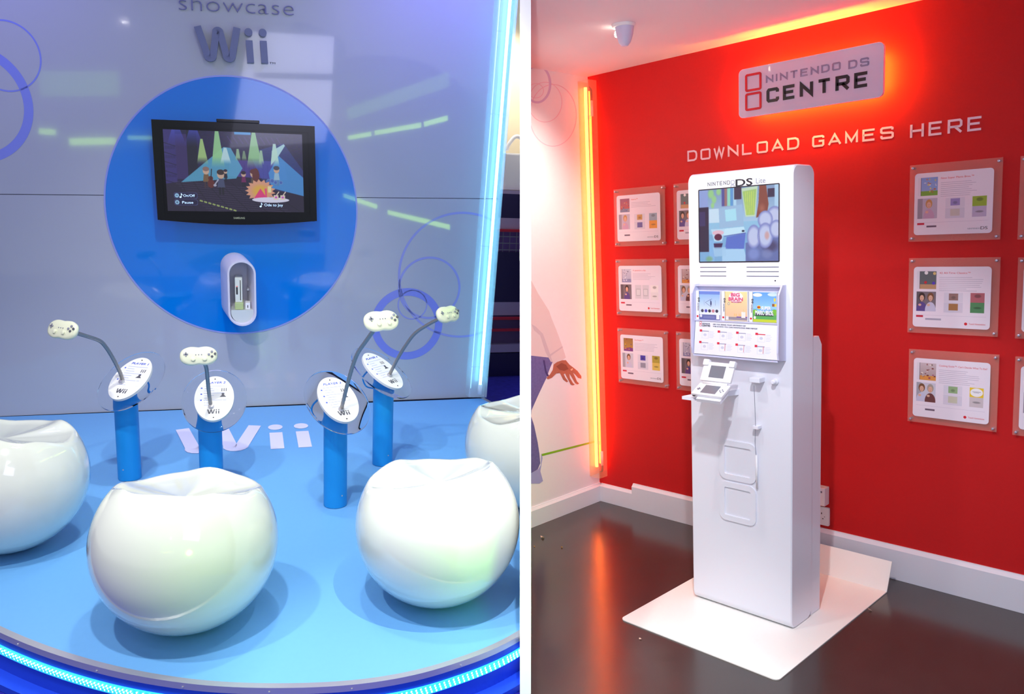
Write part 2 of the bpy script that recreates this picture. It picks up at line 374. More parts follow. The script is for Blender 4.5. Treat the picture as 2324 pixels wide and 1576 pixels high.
st = obj('light_strip', band(off(rim, .0062), off(rim, .011), -.066, -.040), cyan_strip, stage)
mb = MB(); fine = spline([(x, y, 0) for x, y in off(rim, .0115)], 6)
d_ = 0; last = fine[0]; pos = []
for p in fine[1:]:
    d_ += np.hypot(*(p-last)[:2]);
    if d_ > .012: pos.append((p, p-last)); d_ = 0
    last = p
for i, (p, t) in enumerate(pos):
    if not (.0 < (p[0]+.95)): continue
    for k in range(3):
        z = -.045-.0072*k; c = Vector((p[0]+.0025*(k-1), p[1], z))
        mb.add([(c.x-.0024, c.y, c.z), (c.x+.0024, c.y, c.z), (c.x, c.y-.003, c.z-.002), (c.x, c.y+.001, c.z-.003), (c.x+.001, c.y-.001, c.z+.0036)], [(0, 1, 4), (0, 2, 3), (0, 4, 2), (1, 3, 2), (1, 2, 4), (0, 3, 1)])
obj('led_bulbs', mb, bulb_em, stage, kind='stuff')
obj('plinth_ledge', band(off(rim, .006), off(rim, .05), -.139, -.118), riser_blue, stage)
# floor around the stage
mb = MB(); mb.box(-3.5, 3.2, -6.5, 3.0, -.20, -.14); struct('floor', mb, navy, L)
mb = MB()
for i in range(220):
    t = random.uniform(.1, 1); j = int(random.uniform(10, 118)); p = off(rim, .085+random.uniform(-.012, .012))[j]
    a = random.uniform(.001, .0035); mb.box(p[0]-a, p[0]+a, p[1]-a, p[1]+a, -.1399, -.139)
# "Wii" logo glyph: unit height, origin at W's left foot; returns list of (polylines/shape builders)
def arc(cx, cy, r, a0, a1, n=8): return [(cx+r*math.cos(math.radians(a0+(a1-a0)*i/n)), cy+r*math.sin(math.radians(a0+(a1-a0)*i/n))) for i in range(n+1)]
def wii_parts(s, z0, z1, hgt=1.):
    def S(p): return [(x*s, y*s*hgt) for x, y in p]
    res = []
    w = MB(); P = [(.10, 1.0), (.30, .24)]+arc(.385, .185, .085, 200, 340, 6)+[(.60, .80)]+arc(.66, .84, .062, 150, 30, 5)+[(.84, .24)]+arc(.925, .185, .085, 200, 340, 6)+[(1.21, 1.0)]
    stroke(w, S(P), .20*s, z0, z1); res.append(w)
    for cx in (1.53, 1.94):
        i_ = MB(); i_.prism(S([(cx-.10, 0), (cx+.10, 0), (cx+.10, .65), (cx-.10, .65)]), z0, z1)
        i_.prism([(x, y*hgt+.0) for x, y in [(cx*s+.115*s*math.cos(2*PI*k/20), .885*s+.115*s*math.sin(2*PI*k/20)/max(hgt, .01)*hgt) for k in range(20)]], z0, z1); res.append(i_)
    return res
# floor logo
p0 = L.on((449, 1024), 2, 0); pa = L.on((398, 978), 2, 0); pb = L.on((711, 1014), 2, 0); pc = L.on((668, 962), 2, 0)
hl = pc[1]-pb[1]; sl = (pb[0]-pa[0])/2.06
fl = plane_m((pa[0], pb[1]-.004, .0004), (1, 0, 0), (0, 1, 0))
FM = fl @ Matrix.Diagonal((1, hl/sl, 1, 1))
for g in wii_parts(sl, 0, .0012): obj('floor_lettering', g, decal_lilac, stage, M=FM)

# back wall: two laminate sheets with a fine seam, on a core
wb = struct('wall_back', MB().add([(-2.2, y, z) if k == 0 else (xe(z)-.002, y, z) for y in (.022, .10) for k, z in ((0, -.14), (1, -.14), (1, WZ), (0, WZ))], [(0, 1, 2, 3), (7, 6, 5, 4), (0, 4, 5, 1), (1, 5, 6, 2), (2, 6, 7, 3), (3, 7, 4, 0)]), gasket, L)
sa_, sb_ = L.on((0, 441.3), 1, 0), L.on((1100, 451.6), 1, 0); ssl = (sb_[2]-sa_[2])/(sb_[0]-sa_[0])
def mk_panel(lowz, top, d):
    mb = MB(); zl = sa_[2]+ssl*(-2.2-sa_[0])+d; zr = sa_[2]+ssl*(1.36-sa_[0])+d
    a0, a1, b0, b1 = (0., 0., zl, zr) if lowz is not None else (zl, zr, top, top)
    mb.add([(-2.2, 0, a0), (xe(a1), 0, a1), (xe(b1), 0, b1), (-2.2, 0, b0), (-2.2, .022, a0), (xe(a1), .022, a1), (xe(b1), .022, b1), (-2.2, .022, b0)], [(0, 1, 2, 3), (7, 6, 5, 4), (0, 4, 5, 1), (1, 5, 6, 2), (2, 6, 7, 3), (3, 7, 4, 0)]); return mb
obj('wall_panel', mk_panel(0., 0., -.0015), wall_gloss, wb)
obj('wall_panel', mk_panel(None, WZ, .0015), wall_gloss, wb)
cc = [L.on((240, 463), 1, 0), L.on((808, 463), 1, 0), L.on((524, 175), 1, 0), L.on((524, 755), 1, 0)]
dcx, dcz = (cc[0][0]+cc[1][0])/2, (cc[2][2]+cc[3][2])/2; dra, drb = (cc[1][0]-cc[0][0])/2, (cc[2][2]-cc[3][2])/2
mb = MB(); mb.prism([(dcx+dra*math.cos(2*PI*i/128), dcz+drb*math.sin(2*PI*i/128)) for i in range(128)], .0005, .004)
obj('blue_disc', mb, disc_blue, wb, M=wallM(0, 0))
obj('disc_border', MB().ring(dcx, dcz, dra+.008, dra+.0005, .0003, .0025, 128, drb/dra), mat('lilac_border', s2l(150, 160, 225), .3), wb, M=wallM(0, 0))
def ringpx(c, rpx, w, m_):
    a = L.on(c, 1, 0); b = L.on((c[0]+rpx, c[1]), 1, 0); b2 = L.on((c[0]-rpx, c[1]), 1, 0); r = abs(b[0]-b2[0])/2; t = L.on((c[0], c[1]-rpx), 1, 0)[2]-L.on((c[0], c[1]+rpx), 1, 0)[2]
    ro_ = obj('ring_print', MB().ring((b[0]+b2[0])/2, a[2], r, r*(1-w/rpx), .0002, .0009, 96, t/2/r), m_, wb, M=wallM(0, 0))
    b_ = bmesh.new(); b_.from_mesh(ro_.data); bmesh.ops.bisect_plane(b_, geom=b_.verts[:]+b_.edges[:]+b_.faces[:], plane_co=(nX+.015, 0, 0), plane_no=(1, -lean, 0), clear_outer=True); b_.to_mesh(ro_.data); b_.free()
ringpx((-60, 236), 135, 22, ring_print); ringpx((12, 127), 82, 4, ring_print)
ringpx((923, 736), 81, 17, ring_print); ringpx((1046, 626), 143, 5, ring_faint); ringpx((974, 654), 71, 5, ring_faint); ringpx((936, 692), 34, 3, ring_faint)
struct('ceiling', MB().box(-2.6, 2.6, -5.2, .1, WZ, WZ+.05), mat('shop_ceiling', s2l(150, 145, 175), .8), L)

# wall lettering
wl = thing('wall_sign_lettering', 'raised slate-blue word on the lavender wall above the blue disc', 'lettering', L, wallM(0, 0))
a = L.on((447, 139.5), 1, -.02); b = L.on((447, 60), 1, -.02); c = L.on((609, 144), 1, -.02); s_ = b[2]-a[2]; rz_ = math.atan2(c[2]-a[2], c[0]-a[0]); sx_ = (c[0]-a[0])/2.04/s_
for g in wii_parts(s_, .012, .030): obj('letter', g, letter_slate, wl, M=T(a[0], a[2], 0) @ Matrix.Rotation(rz_, 4, 'Z') @ Matrix.Diagonal((sx_, 1, 1, 1)))
obj('letter', text_fit('TM', 0, .028, 0, .009), black, wl, M=T(c[0]+.006, c[2], .012))
sh = thing('wall_sign_lettering', 'thin grey word in lower case along the top edge of the lavender wall', 'lettering', L, wallM(0, 0))
a = L.on((404, 27.5), 1, -.015); b = L.on((667, 41), 1, -.015); xh = L.on((480, 3), 1, -.015)[2]-L.on((480, 31.5), 1, -.015)[2]; ra = (b[2]-a[2])/(b[0]-a[0])
me = text_mesh('showcase', 1., .0, bold=-.012); co = np.array([v.co[:] for v in me.vertices]); k = (b[0]-a[0])/(co[:, 0].max()-co[:, 0].min()); x = a[0]
full = co[:, 0].min()
prev = 0
for i, c in enumerate('showcase'):
    sub = text_mesh('showcase'[:i+1], 1., .0, bold=-.012); cs = np.array([v.co[0] for v in sub.vertices]); w1 = cs.max()
    m1 = text_mesh(c, 1., .012, bold=-.024); cm = np.array([v.co[0] for v in m1.vertices])
    for v in m1.vertices: v.co = ((v.co.x-cm.max()+w1-full)*k+a[0], v.co.y*(xh/.545)+a[2]+.012, .004+v.co.z*.4)
    for v in m1.vertices: v.co.y += ra*(v.co.x-a[0])
    obj('letter', m1, mat('thin_letter_grey', s2l(110, 110, 160), .4), sh)

# television
tv = thing('television', 'black flat television on the blue wall disc showing a band on a stage', 'television', L, wallM(-.087, 1.242, 0) @ Matrix.Rotation(.020, 4, 'Z'))
TW, TH = .768, .500
pl = [(-TW/2, TH/2), (-TW/2, -TH/2+.02)]+[(-TW/2+TW*i/16, -TH/2+.02-.022*math.sin(PI*i/16)) for i in range(1, 16)]+[(TW/2, -TH/2+.02), (TW/2, TH/2)]
obj('back_housing', MB().box(-.33, .33, -.2, .22, .02, .075), black, tv)
mb = MB(); mb.prism(pl, .072, .092); cs = obj('casing', mb, black, tv)
SW, SH = .655, .392; sx0, sy0 = -.335, -.186
obj('bezel', rframe(-TW/2+.004, TW/2-.004, -TH/2+.018, TH/2-.004, .012, .03, .092, .098), black, tv, smooth=True)
A = Art(720, 420, (26, 18, 66))
A.noise(0, 0, 1, 1, 60, .05, 3)
A.rect(0, 0, .08, .75, (52, 40, 116)); 
for i in range(6): A.line(0, .16+i*.115, .08, .20+i*.115, .004, (20, 14, 50))
for i in range(6):
    for j in range(8): A.rect(.008+j*.009, .2+i*.115, .011+j*.009, .235+i*.115, (25, 18, 70))
A.rect(.08, .05, .16, .6, (52, 36, 100)); A.rect(.16, .0, .23, .56, (12, 10, 40))
A.poly([(.46, .35), (.86, .35), (.88, .60), (.44, .60)], (70, 52, 140)); 
for i in range(12): A.rect(.46+i*.034, .40, .465+i*.034, .58, (50, 34, 110), .6)
A.poly([(.0, .66), (.45, .55), (1, .6), (1, 1), (0, 1)], (30, 20, 50))
for i in range(14):
    y = .6+i*.03; A.line(.05+.02*i, y+.03, .6+.03*i, y+.1, .006, (70, 62, 90), .5)
for i in range(7): A.line(.1+i*.09, .63, .2+i*.13, 1, .004, (14, 8, 28), .8)
for i in range(9): A.line(.235+i*.03, .865+i*.0145, .247+i*.03, .872+i*.0145, .012, (150, 170, 100))
for x in (.06, .18): A.poly([(x, 0), (x+.06, 0), (x+.10, .2), (x-.04, .2)], (70, 80, 200), .75, (0, .2))
for i in range(10): A.line(.45+.04*i, .06, .48+.04*i, .14, .008, (50, 30, 100))
A.rect(.5, 0, .62, .03, (60, 150, 220))
A.poly([(.60, .25), (.86, .12), (1, .46), (1, .78), (.72, .70)], (60, 110, 215), .35)
A.poly([(.105, .64), (.42, .19), (.47, .2), (.55, .45), (.5, .58), (.38, .60)], (86, 170, 210), .9)
A.poly([(.74, .5), (.82, .28), (1.0, .55), (1, .79), (.76, .69)], (70, 150, 225), .9)
A.poly([(.77, .22), (.86, .13), (.87, .15), (.82, .28), (.76, .40)], (180, 225, 235), .95)
def beam(x, y0, w0, w1, y1, c): A.poly([(x-w0, y0), (x+w0, y0), (x+w1, y1), (x-w1, y1)], c, .95, (y1*.7+y0*.3, y1))
beam(.265, .10, .008, .042, .42, (165, 205, 130)); beam(.375, 0, .013, .048, .45, (150, 210, 150)); beam(.64, 0, .013, .06, .45, (150, 205, 150))
beam(.52, .21, .008, .02, .36, (150, 190, 150)); beam(.565, .23, .006, .02, .36, (120, 150, 120)); beam(.79, .13, .010, .035, .42, (190, 230, 220)); beam(.43, .2, .010, .04, .40, (190, 225, 235)); beam(.69, .22, .008, .02, .4, (160, 200, 170))
def fig(x, y, s, hair, shirt, leg):
    s *= .8   # plain little musician
    A.rect(x-.018*s, y, x-.004*s, y+.10*s, leg); A.rect(x+.004*s, y, x+.018*s, y+.10*s, leg)
    A.poly([(x-.02*s, y-.10*s), (x+.02*s, y-.10*s), (x+.028*s, y+.01*s), (x-.028*s, y+.01*s)], shirt)
    A.ell(x, y-.15*s, .027*s, .052*s, (205, 170, 150)); A.ell(x, y-.18*s, .028*s, .034*s, hair)
fig(.285, .62, 1.05, (140, 110, 105), (120, 90, 60), (60, 40, 50)); A.ell(.318, .65, .024, .055, (96, 34, 26)); A.ell(.316, .585, .017, .03, (96, 34, 26)); A.line(.318, .60, .325, .47, .006, (20, 12, 20))
fig(.39, .685, 1.25, (50, 36, 36), (66, 74, 110), (16, 14, 28)); A.line(.37, .60, .345, .66, .01, (170, 175, 200)); A.ell(.345, .67, .012, .016, (170, 175, 200))
fig(.425, .57, .6, (30, 25, 50), (20, 20, 40), (10, 10, 30)); fig(.555, .62, .8, (40, 20, 40), (110, 20, 90), (10, 10, 30))
fig(.63, .66, 1.2, (96, 40, 36), (90, 70, 60), (50, 60, 40)); A.ell(.645, .53, .026, .085, (96, 40, 36))
fig(.80, .58, 1.0, (70, 70, 90), (150, 190, 220), (90, 130, 180))
for x, y, r in ((.74, .61, .02), (.765, .6, .018), (.79, .62, .015), (.83, .62, .015)): A.ell(x, y, r, r*1.7, (110, 150, 210), .8); A.ell(x, y, r*.7, r*1.2, (60, 90, 180), .8)
star = [(.675+(.115 if i % 2 else .088)*math.cos(2*PI*i/34), .73+(.15 if i % 2 else .115)*math.sin(2*PI*i/34)) for i in range(34)]
star = [(x, min(y, .83)) for x, y in star]; A.poly(star, (222, 160, 130)); A.ell(.675, .735, .075, .1, (226, 178, 70), 1, .5)
A.rect(.73, .67, .755, .75, (236, 226, 170)); A.poly([(.675, .70), (.725, .83), (.625, .83)], (226, 60, 130)); A.poly([(.706, .70), (.722, .70), (.722, .82), (.712, .82)], (230, 70, 130))
A.ell(.75, .845, .14, .035, (225, 225, 250))
for x in (.79, .84): A.rect(x-.018, .78, x+.018, .84, (232, 214, 200)); A.ell(x, .81, .009, .012, (200, 70, 200)); A.line(x+.005, .78, x+.022, .74, .008, (232, 214, 200))
for y in (.805, .89):
    A.poly(rrect(.05, .215, y-.036, y+.036, .018), (120, 140, 220)); A.poly(rrect(.0515, .2135, y-.033, y+.033, .017), (22, 14, 60)); A.ell(.07, y, .016, .028, (150, 200, 240))
A.rect(.063, .802, .077, .808, (20, 20, 60)); A.rect(.063, .888, .077, .893, (20, 20, 60)); A.rect(.0685, .876, .0715, .905, (20, 20, 60))
A.blur(2); A.a *= .85; obj('screen', MB().box(0, SW, 0, SH, 0, .001), A.material('stage_show_picture', SW, SH, emit=1.0, rough=.15), tv, M=T(sx0, sy0, .0925))
stext = mat('screen_text', s2l(185, 215, 245), .5, emit=s2l(185, 215, 245), strength=1.)
def put(txt, u, v, wid, h_, m_, par, W_=SW, H_=SH, x0=sx0, y0=sy0, z=.0945, **k):
    return obj('screen_text', text_fit(txt, x0+u*W_, x0+(u+wid)*W_, y0+(1-v)*H_, h_, **k), m_, par, M=T(0, 0, z))
put('On/Off', .115, .82, .082, .0125, stext, tv); put('Pause', .105, .905, .078, .0125, stext, tv); put('Ode to Joy', .70, .925, .14, .0135, stext, tv)
for u, v in ((.095, .825), (.672, .93)):
    mb = MB(); x = sx0+u*SW; y = sy0+(1-v)*SH; mb.prism([(x+.005*math.cos(2*PI*i/12), y+.004*math.sin(2*PI*i/12)) for i in range(12)], .0938, .0945); mb.prism([(x+.003, y), (x+.005, y), (x+.005, y+.019), (x+.003, y+.019)], .0938, .0945); mb.prism([(x+.004, y+.019), (x+.011, y+.010), (x+.0095, y+.009), (x+.004, y+.014)], .0938, .0945)
    obj('music_note', mb, stext, tv)
obj('maker_name', text_fit('SAMSUNG', -.028, .026, -TH/2+.028, .0095, bold=.01), mat('pale_gold_print', s2l(180, 185, 150), .4), tv, M=T(0, 0, .0985))
sb = thing('sensor_bar', 'slim black bar lying on top of the television', 'sensor', L, wallM(-.087, 1.242, 0) @ Matrix.Rotation(.020, 4, 'Z'))
obj('bar_casing', MB().box(-.088, .115, TH/2+.0005, TH/2+.016, .06, .09, .003), black, sb)
obj('bar_lens', MB().box(-.08, -.04, TH/2+.003, TH/2+.013, .09, .091), mat('smoked_lens', s2l(14, 6, 18), .1), sb)

# console pod
pf = L.on((549.5, 667), 1, -.17); pod = thing('console_pod', 'white capsule-shaped open shelf sticking out of the blue disc below the television', 'wall shelf', L, wallM(pf[0], pf[2], 0))
fw = abs(L.on((582.5, 667), 1, -.17)[0]-L.on((516, 667), 1, -.17)[0]); fh = abs(L.on((549, 592), 1, -.17)[2]-L.on((549, 743), 1, -.17)[2]); PR = fw/2; PH = fh/2-PR
def caps(r, h, n=14): return [(r*math.cos(PI*i/n), h+r*math.sin(PI*i/n)) for i in range(n+1)]+[(r*math.cos(PI+PI*i/n), -h+r*math.sin(PI+PI*i/n)) for i in range(n+1)]
o_, i_ = caps(PR, PH), caps(PR*.80, PH); n = len(o_); mb = MB()
o2 = caps(PR*.96, PH); sec = [(o_, .004), (o_, .160), (o2, .168), (caps(PR*.84, PH), .168), (i_, .160), (i_, .020)]
for pts, z in sec: mb.v += [(x-.036*(1-z/.168), y+.022*(1-z/.168), z) for x, y in pts]
for a in range(len(sec)-1): mb.f += [(a*n+i, a*n+(i+1) % n, (a+1)*n+(i+1) % n, (a+1)*n+i) for i in range(n)]
mb.f += [tuple(range(n))[::-1], tuple(range((len(sec)-1)*n, len(sec)*n))]
obj('shell', mb, mat('pod_white', s2l(214, 210, 226), .35, coat=.4), pod, smooth=True)
fy = -PH+.012; mb = MB(); pp = [(x*.99, y) for x, y in caps(PR*.8, PH) if y < fy]; pp = [(-PR*.79, fy)]+[(x, y) for x, y in caps(PR*.79, PH) if y < fy-.002]+[(PR*.79, fy)]
mb.prism(pp, .02, .15); obj('lower_block', mb, mat('pod_inner', s2l(205, 212, 214), .4), pod)
con = thing('game_console', 'slim white upright console with dark disc slot inside the white capsule shelf', 'game console', L, wallM(pf[0]-.016, pf[2]+fy+.001, 0))
obj('stand', MB().box(-.021, .021, 0, .036, .03, .142, .003), mat('grey_green_stand', s2l(185, 200, 140), .5), con)
cb = obj('casing', MB().box(-.0185, .017, .037, .165, .03, .135, .002), mat('console_white', s2l(225, 228, 220), .35), con)
obj('disc_slot', MB().box(.006, .0095, .048, .152, .135, .1358), black, cb)
obj('card_flap', MB().box(-.013, -.005, .078, .116, .135, .1358), dark, cb)
obj('status_light', MB().box(-.012, -.005, .118, .121, .135, .136), mat('red_light', (.6, .02, .02), .4, emit=(1, .05, .05), strength=.6), cb)
bx = thing('small_socket_box', 'small white box standing beside the console inside the capsule shelf', 'box', L, wallM(pf[0]+.027, pf[2]+fy+.001, 0))
obj('body', MB().box(-.013, .011, 0, .034, .06, .138, .002), white, bx); obj('port', MB().box(-.003, .001, .009, .023, .138, .1385), dark, bx)
kn = thing('round_key_lock', 'tiny round chrome lock on the dark inner wall of the capsule shelf', 'lock', L, wallM(pf[0]+.029, pf[2]+.012, 0))
obj('barrel', MB().lathe([(.007, .02), (.007, .105), (.005, .11)], 20), steel, kn, smooth=True)

# stands
chair_pos = [(-.2238, -2.1925), (.494, -2.215), (-.82, -1.57), (1.003, -1.57)]
names = ['second', 'third', 'first', 'fourth']
stands = [  # base, disc centre z, facing point, label text, neck px
 ('P1', (-.529, -.985), .415, (-.82, -1.57), 'PLAYER 1', [(281, 876), (272, 845), (253, 808), (237, 784), (224, 773), (195, 763), (172, 756)], (143.5, 749)),
 ('P2', (-.202, -1.174), .372, (-.224, -2.19), 'PLAYER 2', [(480, 933), (474, 890), (471, 860), (467, 831)], (451, 808.5)),
 ('P3', (.264, -1.429), .420, (.494, -2.215), 'PLAYER 3', [(776, 924), (791, 863), (809, 808), (831, 774), (850, 748)], (865, 729)),
 ('P4', (.515, -1.008), .422, (1.0, -1.57), 'PLAYER 4', [(882, 855), (901, 817), (919, 787), (940, 759), (965, 741), (996, 724)], (1016, 714))]
lab = {'P1': ('blue post stand with round clear disc, furthest left, neck bent left', 'white controller on the far-left metal neck, turned to the left'),
       'P2': ('blue post stand partly hidden behind the front centre white stool', 'white controller facing forward above the stand marked player two'),
       'P3': ('blue post stand left of the front right stool, marked player three', 'white controller on the tall neck above the stand marked player three'),
       'P4': ('blue post stand nearest the wall on the right, neck bent right', 'smallest-looking white controller, furthest right by the neon tube')}
TILT = math.radians(33)
def controller_mesh():
    mb = MB(); n = 40; prof = []
    for i in range(n):
        t = 2*PI*i/n; x = .066*math.copysign(abs(math.cos(t))**.75, math.cos(t)); y = .037*math.copysign(abs(math.sin(t))**.85, math.sin(t))
        y *= 1-.13*math.exp(-(x/.018)**2); prof.append((x, y))
    for sc, z in ((.80, -.012), (.95, -.008), (1., 0), (.95, .008), (.82, .012)): mb.v += [(x*sc, y*sc if sc > .9 else y*.78*sc/.8, z) for x, y in prof]
    mb.f = [(a*n+i, a*n+(i+1) % n, (a+1)*n+(i+1) % n, (a+1)*n+i) for a in range(4) for i in range(n)]+[tuple(range(n))[::-1], tuple(range(4*n, 5*n))]
    return mb
ctrl0 = None
for key, (bx_, by_), dz, face, ptxt, neck, cpx in stands:
    d = Vector((face[0]-bx_, face[1]-by_, 0)).normalized(); side = Vector((0, 0, 1)).cross(d)    # player's left-hand... reading direction
    rd = -Vector((d.y, -d.x, 0))
    u = Vector((-d.y, d.x, 0)); upslope = (-d*math.cos(TILT)+Vector((0, 0, 1))*math.sin(TILT))
    nrm = u.cross(upslope)
    if nrm.z < 0: u = -u; nrm = u.cross(upslope)
    t = thing('controller_stand', lab[key][0], 'stand', L, T(bx_, by_, 0), 'blue controller stands on the stage')
    R_ = .045
    # post cut at the slope of the disc
    mb = MB(); nn = 36; sl_ = math.tan(PI/2-TILT) if False else 1
    bot = [(R_*math.cos(2*PI*i/nn), R_*math.sin(2*PI*i/nn), 0.001) for i in range(nn)]
    def zt(x, y): # plane under disc
        q = Vector((x, y, 0)); h = q.dot(Vector((d.x, d.y, 0))); return dz-.014/nrm.z - h*(nrm.dot(d))/nrm.z
    top = [(x, y, zt(x, y)) for x, y, _ in bot]
    mb.add(bot+top, [tuple(range(nn))[::-1], tuple(range(nn, 2*nn))]+[(i, (i+1) % nn, nn+(i+1) % nn, nn+i) for i in range(nn)])
    post = obj('post', mb, pole_blue, t, smooth=True)
    cdir = Vector((L.c[0]-bx_, L.c[1]-by_, 0)).normalized(); a0 = math.atan2(cdir.y, cdir.x)+(-.55 if key == 'P1' else .6 if key in ('P3', 'P4') else .2)
    sp = Vector((math.cos(a0)*R_, math.sin(a0)*R_, .05)); sd = Vector((math.cos(a0), math.sin(a0), 0))
    obj('screw', MB().lathe([(.0032, 0), (.003, .0012), (.001, .0018)], 10, plane_m(sp, (-sd.y, sd.x, 0), (0, 0, 1))), steel, post)
    ox = {'P1': .026, 'P2': .020, 'P3': .007, 'P4': -.010}[key]
    DM = plane_m((ox, 0, dz), u, upslope)
    a_, b_ = .122, .163
    def ell(a, b, n=64): return [(a*math.cos(2*PI*i/n), b*math.sin(2*PI*i/n)) for i in range(n)]
    n = 64; mb = MB(); sec = [(.985, -.004), (1, -.0025), (1, .0025), (.985, .004)]
    for k, z in sec: mb.v += [(x*k, y*k, z) for x, y in ell(a_, b_)]
    mb.f = [(q*n+i, q*n+(i+1) % n, (q+1)*n+(i+1) % n, (q+1)*n+i) for q in range(3) for i in range(n)]+[tuple(range(n))[::-1], tuple(range(3*n, 4*n))]
    obj('clear_disc', mb, acryl, t, M=DM, smooth=True)
    mb = MB(); mb.prism(ell(.074, .116), .0042, .0150); lb = obj('label_plate', mb, label_white, t, M=DM, smooth=True)
    mb = MB(); mb.prism(ell(.045, .07, 32), -.013, -.0045); obj('mounting_plate', mb, pole_blue, t, M=DM)
    z = .0152
    obj('label_text', text_fit(ptxt, -.034, .040, .076, .0105, shear=.2), print_blue, lb, M=T(0, 0, z))
    mb = MB()
    for g in wii_parts(.022, 0, .0006): n0 = len(mb.v); mb.add(g.v, g.f)
    obj('label_logo', mb, grey_print, lb, M=T(-.024, -.082, z))
    mb = MB()
    for i in range(9):
        y = .062-i*.0125; mb.box(-.040+(.002 if i % 3 else 0), (-.002 if i % 3 else .045)-.006*(i % 2), y, y+.0013, 0, .0003)
    obj('label_lines', mb, mat('pale_blue_print', s2l(140, 155, 210), .5), lb, M=T(0, 0, z))
    mb = MB()
    for i in range(3): mb.box(-.052, -.046, .05-i*.032, .056-i*.032, 0, .0004)
    obj('label_bullets', mb, print_blue, lb, M=T(0, 0, z), kind='stuff')
    mb = MB(); mb.prism([(.02, .004), (.044, .004), (.036, .014), (.028, .014)], 0, .0005); mb.prism(ell(.0055, .0055, 14), 0, .0005)
    mb.v[-28:] = [(x+.032, y+.019, q) for x, y, q in mb.v[-28:]]
    for x in (.026, .034, .042): mb.box(x, x+.003, .034, .050, 0, .0005)
    obj('label_pictogram', mb, grey_print, lb, M=T(0, 0, z))
    mb = MB()
    for x, y in ((-.048, -.022), (.046, -.022)): mb.ring(x, y, .019, .0165, 0, .0004, 32)
    obj('label_rings', mb, mat('very_pale_blue_print', s2l(222, 226, 238), .5), lb, M=T(0, 0, z), kind='stuff')
    for y in (.101, -.101): obj('rivet', MB().lathe([(.003, 0), (.002, .0015)], 10, T(0, y, z)), dark, lb)
    # flexible neck
    if key == 'P2':
        e = np.array([bx_, by_, 0]); pts = []
        for i, p in enumerate(neck): pts.append(L.on(p, 1, by_-.035-.03*i))
        cc_ = L.on(cpx, 1, by_-.035-.03*len(neck)-.01)
    else:
        nv = (-d.y, d.x, 0); pts = [L.onp(p, (bx_, by_, 0), nv) for p in neck]; cc_ = L.onp(cpx, (bx_, by_, 0), nv)
    q0 = pts[0]; pl_ = [Vector(p)-Vector((bx_, by_, 0)) for p in spline([q0]+pts[1:]+[cc_*.82+pts[-1]*.18], 14)]
    foot = DM @ Vector(((DM.inverted() @ pl_[0]).x, (DM.inverted() @ pl_[0]).y, .0152)); pl_[0] = foot
    obj('flexible_neck', MB().tube(pl_, .0075, 14, rf=lambda i: .0078 if i % 2 else .0069), flex, t, smooth='all')
    obj('neck_collar', MB().lathe([(.0115, 0), (.0115, .006), (.009, .010)], 20, plane_m(foot, u, upslope)), steel, t, smooth=True)
    # cable loop under the disc
    if key in ('P1', 'P3', 'P4'):
        sgn = 1 if key == 'P1' else -1
        c0 = Vector((sgn*R_*.9, .02, dz-.075)); cb_ = spline([c0, c0+Vector((sgn*.03, .02, .005)), c0+Vector((sgn*.045, .02, .045)), c0+Vector((sgn*.02, .02, .075))], 6)
        obj('cable_bracket', MB().tube([Vector(p) for p in cb_], .0035, 8), pole_blue, t, smooth='all')
    # controller, held on the neck
    hd = Vector((face[0], face[1], 1.15)); cv = Vector(cc_); n_ = (hd-cv).normalized()
    camv = (Vector(CAML)-cv).normalized(); n_ = (n_*.85+camv*.35).normalized() if key != 'P2' else (camv*.97+Vector((0, 0, .1))).normalized()
    ya = math.radians({'P1': -48, 'P2': 0, 'P3': 32, 'P4': 50}[key])
    if key != 'P2': n_ = (Matrix.Rotation(ya, 3, 'Z') @ camv+Vector((0, 0, .30))).normalized()
    uu = Vector((0, 0, 1)).cross(n_).normalized(); vv = n_.cross(uu)
    CM = plane_m(cv, uu, vv)
    if ctrl0 is None:
        c = ctrl0 = thing('game_controller', lab[key][1], 'game controller', L, CM, 'controllers on metal necks')
        bo = obj('casing', controller_mesh(), offwhite, c, smooth='all')
        mb = MB(); mb.box(-.052, -.036, .0045, .0095, .0115, .0145); mb.box(-.0465, -.0415, -.001, .015, .0115, .0145); obj('direction_pad', mb, ltgrey, c)
        for x, y in ((-.020, -.012), (.020, -.012)): obj('thumb_stick', MB().lathe([(.0095, .0118), (.0095, .013), (.0075, .0135), (.0075, .018), (.006, .019)], 20, T(x, y, 0)), offwhite, c, smooth=True)
        for x, y, m_ in ((.046, .014, ltgrey), (.046, -.004, grey_print), (.057, .006, grey_print), (.035, .004, ltgrey)): obj('round_button', MB().lathe([(.0045, .0118), (.0045, .0145), (.0035, .015)], 16, T(x, y, 0)), m_, c, smooth=True)
        for x in (-.010, 0, .010): obj('small_button', MB().lathe([(.0022, .0118), (.002, .0135)], 10, T(x, .004, 0)), ltgrey, c)
        obj('rear_clamp', MB().lathe([(.009, -.03), (.011, -.012)], 16, T(.004, -.012, 0)), dark, c, smooth=True)
    else:
        dup(ctrl0, CM, L, lab[key][1])

